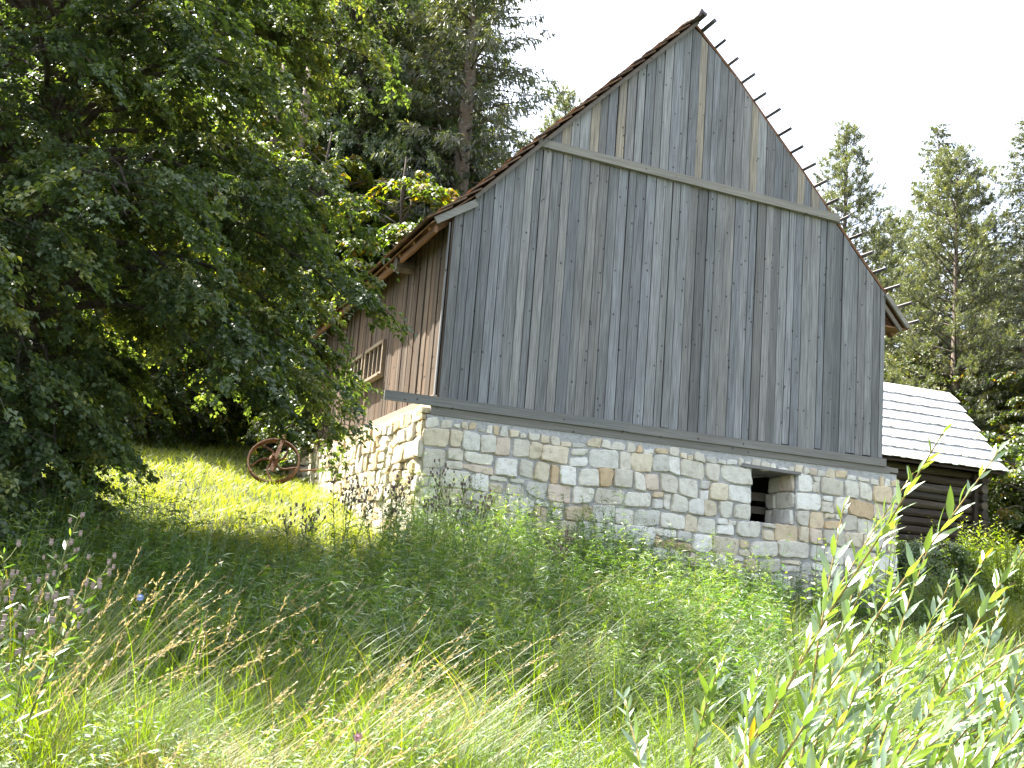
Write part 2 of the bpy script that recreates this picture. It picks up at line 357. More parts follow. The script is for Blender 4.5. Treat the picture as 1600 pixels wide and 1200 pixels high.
# ---- stones
STONE_COLS = [(.90, .87, .80)] * 9 + [(.80, .76, .68)] * 5 + [(.74, .73, .69)] * 2 + [(.80, .67, .49)] * 3 + [(.74, .57, .38)] + [(.88, .79, .64)] * 5 + [(.95, .94, .91)] * 6 + [(.82, .70, .60)]
def stone(mb, poly, to3, proud, col):
    """poly: list of (u,v) outline; to3(u,v,d) -> 3D with d = outwards"""
    c = np.mean(poly, axis=0); P = np.array(poly)
    # round the outline: subdivide and pull
    Q = []
    n = len(P)
    for i in range(n):
        a, b_ = P[i], P[(i + 1) % n]; ln = np.linalg.norm(b_ - a); k = max(2, int(ln / .055))
        for j in range(k):
            t = j / k; q = a * (1 - t) + b_ * t
            nrm = np.array([(b_ - a)[1], -(b_ - a)[0]]) / (ln + 1e-6)
            q = q + nrm * random.gauss(0, .0045)
            if j == 0: q = c + (q - c) * random.uniform(.90, .97)
            Q.append(q)
    Q = np.array(Q); m = len(Q); vs = []
    size = min(np.ptp(P[:, 0]), np.ptp(P[:, 1]))
    tilt = np.array([random.uniform(-.10, .10), random.uniform(-.10, .10)])
    for s, d, jit in ((1.0, -.06, 0), (1.0, proud * .25, .002), (.97, proud * .75, .003), (.90, proud * .97, .0015), (.5, proud * 1.03, .0006)):
        for q in Q:
            p = c + (q - c) * s; dd = d + ((p - c) @ tilt) * (1 if d > 0 else 0)
            vs.append(to3(p[0], p[1], dd + random.gauss(0, jit)))
    vs.append(to3(c[0], c[1], proud * 1.05))
    fs = [(r * m + i, r * m + (i + 1) % m, (r + 1) * m + (i + 1) % m, (r + 1) * m + i) for r in range(4) for i in range(m)]
    fs += [(4 * m + i, 4 * m + (i + 1) % m, 5 * m) for i in range(m)]
    k = random.uniform(.88, 1.08); mb.add(vs, fs, (col[0] * k * 1.02, col[1] * k, col[2] * k * .96))
def cellpoly(u0, u1, v0, v1, j=.024, wob=None):
    g = random.uniform(.006, .014)
    jj = min(j, (u1 - u0) * .16, (v1 - v0) * .16)
    r = lambda: random.uniform(-jj, jj)
    pts = [(u0 + g + r(), v0 + g + r()), (u1 - g + r(), v0 + g + r()), (u1 - g + r(), v1 - g + r()), (u0 + g + r(), v1 - g + r())]
    if random.random() < .45 and u1 - u0 > .2:   # a broken corner
        k = random.randrange(4); p = pts[k]; q = pts[(k + 1) % 4]; o_ = pts[k - 1]; f = random.uniform(.15, .35)
        pts[k:k + 1] = [(p[0] + (o_[0] - p[0]) * f, p[1] + (o_[1] - p[1]) * f), (p[0] + (q[0] - p[0]) * f, p[1] + (q[1] - p[1]) * f)]
    if wob: pts = [(u, v + wob(u)) for u, v in pts]
    return pts
def course(mb, segs, v0, v1, to3, wob, small=.25, cols=STONE_COLS, endj=0):
    for (ua, ub) in segs:
        u = ua
        while u < ub - .04:
            h = abs(v1 - v0); w = random.uniform(.65, 1.8) * max(h, .14) * random.choice([.7, 1, 1, 1.2])
            if ub - (u + w) < .12: w = ub - u
            col = random.choice(cols); pr = random.uniform(.028, .075)
            if h > .2 and random.random() < small and w > .12:
                vm = v0 + (v1 - v0) * random.uniform(.3, .7)
                for a, b_ in ((v0, vm), (vm, v1)):
                    if random.random() < .4 and w > .24:
                        um = u + w * random.uniform(.35, .65)
                        stone(mb, cellpoly(u, um, a, b_, wob=wob), to3, pr, random.choice(cols)); stone(mb, cellpoly(um, u + w, a, b_, wob=wob), to3, pr * .8, random.choice(cols))
                    else: stone(mb, cellpoly(u, u + w, a, b_, wob=wob), to3, pr, random.choice(cols))
            else:
                stone(mb, cellpoly(u, u + w, v0, v1, wob=wob), to3, pr, col)
            u += w
HX0, HX1, HZ0, HZ1 = 5.38, 6.24, -1.33, -.47
front = lambda u, v, d: (u, -.035 - d, v)
wobf = lambda u: .022 * sin(u * 2.1 + .5) + .014 * sin(u * 5.3)
mb = MB()
rows = [-.29, -.47, -.76, -1.06, -1.33, -1.60, -1.90, -2.13, -2.43, -2.68, -2.95, -3.25]
# ragged top course of little stones
for r_ in range(len(rows) - 1):
    v1, v0 = rows[r_], rows[r_ + 1]
    segs = [(-.2 + random.uniform(-.015, .015), 8.3 + random.uniform(-.04, .03))]
    w_ = wobf
    if v0 > HZ0 - .01 and v1 < HZ1 + .01 and v1 > HZ0 + .01:
        segs = [(segs[0][0], HX0), (HX1, segs[0][1])]
        w_ = lambda u: wobf(u) * min(1, max(0, min(abs(u - HX0), abs(u - HX1)) / 1.5))
    else:
        if abs(v0 - HZ1) < .02 or abs(v1 - HZ0) < .02:
            w_ = lambda u: wobf(u) * min(1, max(0, (abs(u - 5.8) - .45) / 1.2)) if abs(u - 5.8) > .45 else 0
    if r_ == 0:
        u = segs[0][0]
        while u < segs[0][1] - .05:
            w = min(random.uniform(.10, .26), segs[0][1] - u); h = random.uniform(.08, .17)
            stone(mb, cellpoly(u, u + w, v0, v0 + h, j=.03, wob=w_), front, random.uniform(.02, .045), random.choice(STONE_COLS)); u += w
    else:
        course(mb, segs, v0, v1, front, w_)
# window reveals (right hand side shows from the camera)
rev = lambda u, v, d: (HX1 - d, u, v)
for v0, v1 in ((-.76, -.485), (-1.04, -.76), (-1.32, -1.04)):
    course(mb, [(.0, .75)], v0, v1, rev, None, small=.1)
revl = lambda u, v, d: (HX0 + d, u, v)
for v0, v1 in ((-.76, -.485), (-1.04, -.76), (-1.32, -1.04)):
    course(mb, [(.0, .75)], v0, v1, revl, None, small=.1)
mb.build('front_wall_stones', M['stone'], barn)
# left side wall stones
mb = MB()
left = lambda u, v, d: (-.17 - d, u, v)
wobl = lambda u: .02 * sin(u * 1.9 + 1) + .012 * sin(u * 6)
for v1, v0 in zip([-.15, -.38, -.62, -.92, -1.18, -1.45, -1.74, -2.0, -2.25], [-.38, -.62, -.92, -1.18, -1.45, -1.74, -2.0, -2.25, -2.5]):
    ymax = 9.9
    for yy in np.arange(0, 9.9, .25):
        if gz(-.4, yy) - .3 > v1: ymax = yy; break
    cc = [(.80, .76, .66)] * 5 + [(.66, .54, .36)] * 2 + [(.72, .62, .45)] * 3 + [(.62, .60, .55)] * 2
    course(mb, [(-.03, ymax)], v0, v1, left, wobl, small=.35, cols=cc)
mb.build('side_wall_stones', M['stone'], barn)
# mortar core
mb = MB()
for a, b_, z0, z1 in ((-.17, HX0, -3.4, -.272), (HX1, 8.27, -3.4, -.272), (HX0, HX1, -3.4, HZ0), (HX0, HX1, HZ1 + .062, -.272)):
    mb.box(a, b_, -.035, .75, z0, z1)
mb.box(-.17, .45, .75, 9.95, -3.0, -.152); mb.box(7.8, 8.27, .75, 9.95, -3.2, -.152); mb.box(.45, 7.8, 9.4, 9.95, -3, -.152)
mb.build('wall_core', M['mortar'], barn)
mb = MB(); mb.hexa([(5.17, -.085, HZ1 + .005), (6.3, -.085, HZ1 - .02), (6.3, .74, HZ1 - .02), (5.17, .74, HZ1 + .005), (5.17, -.085, HZ1 + .058), (6.3, -.085, HZ1 + .03), (6.3, .74, HZ1 + .03), (5.17, .74, HZ1 + .058)], (.85, .85, .88))
mb.build('window_lintel', M['beam'], barn)
mb = MB(); mb.box(5.2, 6.4, .80, .84, -.90, -.76); mb.box(5.2, 6.4, .80, .84, -1.12, -1.0)
mb.build('window_slats', M['dark_in'], barn)
mb = MB(); mb.box(.1, 7.9, .1, 9.2, -.06, -.02); mb.build('floor_deck', M['dark_in'], barn)
# ---- left side wall boards
mb = MB(); y = .03
WIN = [(3.47, 4.84), (5.02, 6.42)]; WZ0, WZ1 = .86, 1.50
while y < LD:
    w = random.uniform(.12, .21); y1 = min(y + w, LD + .02); g = random.choice([.004, .008, .012, .02]); xo = random.uniform(-.012, .012)
    t = wood_tint(.6, 1.35, .07)
    spans = [(random.uniform(-.04, .02), 2.76)]
    if any(a < (y + y1) / 2 < b_ for a, b_ in WIN): spans = [(random.uniform(-.04, .02), WZ0), (WZ1, 2.76)]
    for z0, z1 in spans:
        mb.box(-.02 + xo, .004 + xo, y, y1 - g, z0, z1, t)
    y = y1
mb.build('side_wall_boards', M['brown_board'], barn)
mb = MB(); mb.box(-.10, -.036, -.02, 4.7, -.145, .03, (1.1, 1.1, 1.1)); mb.box(-.115, -.036, 4.72, 9.95, -.15, -.02, (1.05, 1.0, .95))
mb.build('side_base_board', M['brown_beam'], barn)
# corner trim boards
mb = MB(); mb.hexa([(-.075, .0, -.0), (-.045, .16, -.0), (-.035, .16, -.0), (-.055, .0, -.0), (-.075, .0, 2.7), (-.045, .16, 2.72), (-.035, .16, 2.72), (-.055, .0, 2.7)], (.9, .9, .9))
mb.build('corner_board', M['board'], barn)
for (a, b_) in WIN:
    fr = MB()
    fr.box(-.085, -.025, a, a + .07, WZ0, WZ1); fr.box(-.085, -.025, b_ - .07, b_, WZ0, WZ1)
    fr.box(-.09, -.022, a + .07, b_ - .07, WZ0, WZ0 + .06); fr.box(-.09, -.022, a + .07, b_ - .07, WZ1 - .06, WZ1)
    k = 4
    for i in range(1, k):
        yy = a + .07 + (b_ - a - .14) * i / k; fr.box(-.078, -.03, yy - .018, yy + .018, WZ0 + .06, WZ1 - .06)
    f = fr.build('window', M['frame_wood'], barn)
    pn = MB(); pn.box(-.046, -.042, a + .06, b_ - .06, WZ0 + .05, WZ1 - .05); pn.build('pane', M['glass'], f)
    sh = MB(); sh.box(-.15, -.022, a - .04, b_ + .04, WZ0 - .035, WZ0 - .002); sh.build('sill', M['frame_wood'], f)
# right and back walls
mb = MB(); y = 0
while y < LD:
    y1 = min(y + random.uniform(.13, .2), LD); mb.box(7.99, 8.012, y + .03, y1 + .025, -.05, 2.85, wood_tint(.7, 1.1)); y = y1
x = 0
while x < 8:
    x1 = min(x + random.uniform(.13, .2), 8); mb.hexa([(x, LD, -.05), (x1 - .004, LD, -.05), (x1 - .004, LD + .03, -.05), (x, LD + .03, -.05), (x, LD, prof(x)), (x1 - .004, LD, prof(x1)), (x1 - .004, LD + .03, prof(x1)), (x, LD + .03, prof(x))], wood_tint(.7, 1.1)); x = x1
mb.build('rear_wall_boards', M['brown_board'], barn)
# purlin log end under the eave
mb = MB(); mb.tube([(.3, 2.1, 2.5), (-.34, 2.1, 2.5)], .13, 14, (1, 1, 1)); mb.build('purlin_log', M['log_end'], barn)
# ---- roof, left slope: courses of tiles
RL = [(-.36, 2.60), (.27, 3.14), (1.36, 4.30), (3.95, 6.98)]
def along(P, s):
    for (a, b_) in zip(P[:-1], P[1:]):
        a = np.array(a); b_ = np.array(b_); L = np.linalg.norm(b_ - a)
        if s <= L: return a + (b_ - a) * s / L, (b_ - a) / L
        s -= L
    return b_, (b_ - a) / L
totL = sum(np.linalg.norm(np.array(b_) - np.array(a)) for a, b_ in zip(RL[:-1], RL[1:]))
mb = MB(); nrow = 21; st = totL / nrow
for i in range(nrow):
    p, d = along(RL, i * st + .01); nrm = np.array([-d[1], d[0]])
    y = -.13
    while y < LD + .2:
        w = random.uniform(.16, .2); L = st * 1.55; e = random.uniform(-.012, .012)
        a = p + nrm * (.10 + random.uniform(0, .014)) - d * (.06 + e); b_ = a + d * L - nrm * .062
        t = wood_tint(.7, 1.25, .1)
        P8 = []
        for yy in (y, y + w - .004):
            P8 += [(a[0], yy, a[1]), (b_[0], yy, b_[1]), (b_[0] + nrm[0] * .024, yy, b_[1] + nrm[1] * .024), (a[0] + nrm[0] * .024, yy, a[1] + nrm[1] * .024)]
        mb.add(P8, [(0, 1, 2, 3), (7, 6, 5, 4), (0, 4, 5, 1), (1, 5, 6, 2), (2, 6, 7, 3), (3, 7, 4, 0)], t)
        y += w
tiles = mb.build('roof_tiles', M['tile'], barn)
# deck, verge boards, rafters, ridge
def slab(mb, P, y0, y1, lo, hi, col=(1, 1, 1)):
    for (a, b_) in zip(P[:-1], P[1:]):
        a = np.array(a); b_ = np.array(b_); d = (b_ - a) / np.linalg.norm(b_ - a); n = np.array([-d[1], d[0]]);
        if n[1] < 0: n = -n
        P8 = []
        for yy in (y0, y1):
            for q, o_ in ((a, lo), (b_, lo), (b_, hi), (a, hi)): P8.append((q[0] + n[0] * o_, yy, q[1] + n[1] * o_))
        mb.add(P8, [(0, 1, 2, 3), (7, 6, 5, 4), (0, 4, 5, 1), (1, 5, 6, 2), (2, 6, 7, 3), (3, 7, 4, 0)], col)
mb = MB(); slab(mb, RL, -.055, LD + .15, .012, .03); mb.build('roof_deck', M['orange_wood'], barn)
mb = MB(); slab(mb, RL[1:], -.1, -.058, -.035, .02, (.62, .55, .48))
slab(mb, [(-.33, 2.69), (.29, 3.09)], -.075, -.03, -.09, .02, (1.2, 1.2, 1.15)); mb.build('verge_board', M['beam'], barn)
mb = MB()
for y in np.arange(.15, LD + .1, .85):
    slab(mb, [(-.34, 2.61), (.27, 3.13)], y, y + .11, -.12, .008, (1, .95, .9))
mb.box(-.30, -.25, .0, LD + .1, 2.50, 2.60, (1.1, 1, .9)); mb.build('rafter_tails', M['orange_wood'], barn)
# right slope
RR = [(3.95, 6.98), (4.79, 6.23), (5.46, 5.55), (6.14, 4.87), (7.25, 3.69), (8.02, 2.90), (8.52, 2.34)]
mb = MB(); slab(mb, RR, .03, LD + .15, .012, .055, (.8, .7, .6)); mb.build('roof_deck', M['orange_wood'], barn)
mb = MB(); slab(mb, [(7.98, 2.88), (8.46, 2.36)], -.06, -.015, -.03, .05, (1.25, 1.2, 1.1))
slab(mb, [(7.95, 2.74), (8.36, 2.30)], .0, .04, -.04, .03, (.8, .7, .6)); mb.build('verge_board', M['beam'], barn)
mb = MB()
for y in np.arange(.3, LD, .85): slab(mb, [(8.02, 2.86), (8.5, 2.32)], y, y + .11, -.12, .008)
mb.box(8.02, 8.48, .05, LD, 2.33, 2.36, (1, .9, .8)); mb.build('rafter_tails', M['orange_wood'], barn)
totR = sum(np.linalg.norm(np.array(b_) - np.array(a)) for a, b_ in zip(RR[:-1], RR[1:]))
nb = 18
for i in range(nb):
    p, d = along(RR, .16 + i * (totR - .24) / (nb - 1)); n = np.array([-d[1], d[0]]); n = n if n[1] > 0 else -n
    q = p + n * .075; L = random.uniform(.22, .36) + (.10 if i < 1 else 0)
    mb = MB(); mb.bar((q[0], -L, q[1] + random.uniform(-.012, .012)), (q[0], 1.2, q[1]), .05 if i else .07, .035 if i else .06, up=(n[0], 0, n[1]), col=wood_tint(.7, 1.1))
    mb.build('roof_batten', M['batten'], barn)
mb = MB(); mb.bar((3.93, -.30, 7.06), (3.95, LD + .2, 7.08), .16, .05, up=(.5, 0, 1), col=(.9, .8, .8)); mb.bar((3.86, -.34, 7.02), (3.86, LD, 7.03), .05, .14, up=(.4, 0, 1), col=(.7, .6, .6))
mb.build('ridge_cap', M['batten'], barn)
# leaning board at the far left corner
mb = MB(); mb.bar((-.62, 9.7, -.75), (-.12, 9.55, .05), .17, .03, up=(0, 1, 0), col=(1.3, 1.25, 1.15)); o = mb.build('loose_plank', M['frame_wood'])
tag(o, 'pale loose plank leaning on the far end of the side wall', 'plank')

# ------------------------------------------------------------------ LOG CABIN
cab = empty('log_cabin', (16.0, 6.1, -1.2)); tag(cab, 'dark low log cabin with a silvery shingled roof right of the barn', 'cabin')
def cb(mb, name, mat, smooth=False):
    mb.v = [(a - 16.0, b - 6.1, c + 1.2) for a, b, c in mb.v]; return mb.build(name, mat, cab, smooth)
nlog = 9; z = -.92
mb = MB(); me_ = MB(); random.seed(3)
for i in range(nlog):
    h = .205 + random.uniform(-.015, .02); zc = z + h / 2; r = h / 2 * .97
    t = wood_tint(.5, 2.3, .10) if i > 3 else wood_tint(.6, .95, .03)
    xs = np.linspace(9.3, 15.98, 14)
    pts = [(x_, 6.12 + random.uniform(-.012, .012), zc + random.uniform(-.01, .01)) for x_ in xs]
    mb.tube(pts, [r * random.uniform(.9, 1.06) for _ in pts], 10, t, jit=.05)
    mb.tube([(15.72, y_, zc + .1) for y_ in (5.82, 7.2, 8.6, 9.9)], r, 10, t)
    z += h
cb(mb, 'log_wall', M['log'])
mb = MB(); mb.box(9.4, 15.6, 6.22, 9.7, -1.0, .9, (.3, .3, .3)); mb.box(15.50, 15.62, 5.93, 6.03, -.95, .9, (.7, .7, .7)); cb(mb, 'wall_infill', M['log'])
mb = MB(); mb.box(9.2, 15.85, 5.98, 9.95, -1.9, -.93); cb(mb, 'stone_footing', M['mortar'])
E0 = np.array((5.61, .96)); RG = np.array((8.0, 3.25)); d = (RG - E0); LS = np.linalg.norm(d); d = d / LS; n = np.array((-d[1], d[0]))
XE, XR = 16.19, 16.62
mb = MB()
nr = 8
for i in range(nr):
    s0 = LS * i / nr; s1 = LS * (i + 1) / nr + .06; x_ = 9.0; xe = XE + (XR - XE) * i / nr
    while x_ < xe - .02:
        w = min(random.uniform(.09, .17), xe - x_)
        a = E0 + d * (s0 - .03 + random.uniform(-.022, .012)) + n * (.075 + random.uniform(0, .012)); b_ = E0 + d * s1 + n * .03
        P8 = []
        for xx in (x_, x_ + w - .003):
            P8 += [(xx, a[0], a[1]), (xx, b_[0], b_[1]), (xx, b_[0] + n[0] * .022, b_[1] + n[1] * .022), (xx, a[0] + n[0] * .022, a[1] + n[1] * .022)]
        mb.add(P8, [(3, 2, 1, 0), (4, 5, 6, 7), (1, 5, 4, 0), (2, 6, 5, 1), (3, 7, 6, 2), (0, 4, 7, 3)], wood_tint(.85, 1.1, .02))
        x_ += w
mb2 = MB()
cb(mb, 'roof_shingles', M['shingle'])
# roof body: front deck, back slope, ridge
B0 = np.array((10.4, .96))
mb2.add([(9.0, *E0), (XE - .03, *E0), (XR - .03, *RG), (9.0, *RG), (9.0, E0[0], E0[1] - .05), (XE - .03, E0[0], E0[1] - .05), (XR - .03, RG[0], RG[1] - .06), (9.0, RG[0], RG[1] - .06)], [(0, 1, 2, 3), (7, 6, 5, 4), (0, 4, 5, 1), (1, 5, 6, 2), (3, 2, 6, 7), (0, 3, 7, 4)], (.6, .5, .45))
mb2.add([(9.0, *B0), (XE, *B0), (XR, RG[0] + .01, RG[1] + .05), (9.0, RG[0] + .01, RG[1] + .05), (9.0, B0[0], B0[1] - .06), (XE, B0[0], B0[1] - .06), (XR, RG[0] + .01, RG[1] - .02), (9, RG[0] + .01, RG[1] - .02)], [(3, 2, 1, 0), (4, 5, 6, 7), (0, 1, 5, 4), (2, 6, 5, 1), (3, 7, 6, 2), (0, 4, 7, 3)], (.8, .8, .8))
cb(mb2, 'roof_deck', M['log'])
mb = MB(); mb.add([(15.85, 6.0, .9), (15.85, 9.9, .9), (15.85, 8.0, 3.1), (15.8, 6.0, .9), (15.8, 9.9, .9), (15.8, 8.0, 3.1)], [(0, 1, 2), (5, 4, 3), (0, 3, 4, 1), (1, 4, 5, 2), (2, 5, 3, 0)], (.8, .8, .8)); cb(mb, 'gable_boards', M['log'])

# ------------------------------------------------------------------ RUSTY WHEEL
wh = empty('flywheel', (-1.33, 6.35, -.62)); tag(wh, 'rusty iron spoked flywheel standing in bright grass beside the barn', 'wheel')
wh.rotation_euler = (R(-27), R(4), R(-16))
Rw = .50
mb = MB(); n = 56
V_ = []; 
for k in range(n):
    a = 2 * pi * k / n
    for rr, yy in ((Rw, -.065), (Rw, .065), (Rw - .028, .065), (Rw - .028, -.065)): V_.append((rr * cos(a), yy, rr * sin(a)))
mb.add(V_, [(k * 4 + j, k * 4 + (j + 1) % 4, ((k + 1) % n) * 4 + (j + 1) % 4, ((k + 1) % n) * 4 + j) for k in range(n) for j in range(4)])
mb.build('rim', M['rust'], wh)
mb = MB(); mb.tube([(0, -.13, 0), (0, -.10, 0), (0, .1, 0), (0, .13, 0)], [.05, .085, .085, .05], 16); mb.build('hub', M['rust'], wh)
for k in range(5):
    a0 = 2 * pi * k / 5 + .35; pts = []
    for t in np.linspace(0, 1, 9):
        r_ = .07 + (Rw - .085) * t; a = a0 + .75 * sin(t * pi / 2) ** 2; pts.append((r_ * cos(a), 0, r_ * sin(a)))
    mb = MB(); mb.tube(pts, [.026, .024, .022, .021, .02, .02, .021, .023, .026], 8); mb.build('spoke', M['rust'], wh, smooth=True)
mb = MB(); mb.bar((.02, -.13, -.30), (.09, -.12, .50), .075, .03, up=(0, 1, 0)); mb.tube([(.09, -.16, .50), (.09, -.09, .50)], .055, 14); mb.tube([(.02, -.17, 0), (.02, -.1, 0)], .06, 12)
mb.build('crank_arm', M['rust'], wh)
mb = MB(); mb.tube([(0, -.25, 0), (0, .35, 0)], .028, 10); mb.build('axle', M['rust'], wh)
mb = MB(); mb.tube([(-.75, 6.7, -.72), (-.25, 7.4, -.60)], .02, 8); o = mb.build('iron_rod', M['rust']); tag(o, 'thin rusty rod between the flywheel and the side wall', 'rod')

# ------------------------------------------------------------------ TREES
def limb_pts(p0, az, L, rise, droop, k=8):
    t = np.linspace(0, 1, k)[:, None]; d = np.array([cos(az), sin(az), 0])
    P = p0 + d * L * t + np.array([0, 0, 1]) * (rise * L * t - droop * L * t ** 2.2)
    P[1:] += rng.normal(0, .03 * L / k, (k - 1, 3)); return P
def interp(P, t):
    k = len(P) - 1; i = np.minimum((t * k).astype(int), k - 1); f = (t * k - i)[:, None]; return P[i] * (1 - f) + P[i + 1] * f
def broad_tree(name, loc, H, Rad, nl, leaf=.075, mat='linden', hmin=.1, label=None, cat='tree', group=None, nsec=12, ntw=9, nlf=16, seed=1, trunk_r=.25, bark='bark', shape=None, azr=None, bright=0.0):
    global rng
    rng = np.random.default_rng(seed); random.seed(seed)
    root = empty(name, loc); tag(root, label, cat, group)
    tb = MB(); tr = [(0.02 * Rad * sin(i * 1.3), .02 * Rad * cos(i * 1.7), H * .94 * i / 9 - .3) for i in range(10)]
    tb.tube(tr, [trunk_r * (1 - .85 * i / 9) for i in range(10)], 12, jit=.06)
    lb = MB(); acc = Acc()
    for i in range(nl):
        u = hmin + (.98 - hmin) * (i + rng.random()) / nl
        az = rng.uniform(*azr) if azr and rng.random() < .7 else i * 2.399 + rng.uniform(-.4, .4)
        prof_ = (shape(u, az) if shape else (np.sin(pi * min(1, (u * .86 + .14))) ** .6)) * Rad
        L = prof_ * rng.uniform(.72, 1.08); rise = .15 + .75 * u; droop = .65 - .25 * u
        if name == 'linden_tree' and .3 < u < .55: droop += .16 * max(0, cos(az + .3)); rise += .10 * max(0, cos(az + .3))
        if name == 'linden_tree': L = min(L, Rad * (1.02 - .12 * max(0, cos(az + .35))))
        if L < .3: continue
        p0 = np.array([0, 0, H * u * .85]); P = limb_pts(p0, az, L, rise, droop)
        r0 = .012 + .022 * L / 2; lb.tube(P, list(np.linspace(r0, .008, len(P))), 5, cap=False)
        ns_ = max(4, int(nsec * (L / Rad) ** .8)); ts = 1 - rng.random(ns_) ** 1.4 * .72; S0 = interp(P, ts * .999)
        for j in range(ns_):
            a2 = az + rng.choice([-1, 1]) * rng.uniform(.3, 1.25); l2 = L * rng.uniform(.16, .34) * (1.15 - .4 * ts[j]) + .25
            Q = limb_pts(S0[j], a2, l2, rng.uniform(-.1, .35), rng.uniform(.35, .8), 5)
            lb.tube(Q, [.010, .008, .006, .005, .003], 3, cap=False)
            t3 = rng.uniform(.15, 1, ntw); T0 = interp(Q, t3 * .999)
            a3 = a2 + rng.uniform(-1.2, 1.2, ntw); l3 = rng.uniform(.16, .38, ntw) * (.6 + .4 * min(1, L / 3))
            d3 = np.stack([np.cos(a3), np.sin(a3), rng.uniform(-.75, .05, ntw)], 1)
            # leaves along twigs
            tt = rng.random((ntw, nlf)); bp = T0[:, None] + d3[:, None] * (l3[:, None] * tt)[..., None]
            bp = bp + rng.normal(0, .025, bp.shape); bp[..., 2] -= (tt ** 2 * .35) * l3[:, None]
            m_ = ntw * nlf; bp = bp.reshape(-1, 3)
            la = np.repeat(a3, nlf) + rng.uniform(-1.3, 1.3, m_)
            ld = np.stack([np.cos(la), np.sin(la), rng.uniform(-1.0, .0, m_)], 1)
            ln = np.stack([rng.normal(0, .35, m_), rng.normal(0, .35, m_), np.ones(m_)], 1)
            tone = np.clip(rng.normal(.36 + .22 * rng.normal() * .6 + bright, .16) + rng.normal(0, .15, m_) + (rng.random(m_) < .07) * .4, 0, 1)
            acc.add(leaves(bp, ld, ln, rng.uniform(.7, 1.15, m_) * leaf, rng.uniform(.75, 1.0, m_) * leaf * .9, prof=((0, .35), (.35, 1.), (1, .0)), droop=.25, fold=.18, rnd=tone))
    trn = tb.build('trunk', M[bark], root, smooth=True); lb.build('limbs', M[bark], root); acc.build('crown', M[mat], root)
    return root

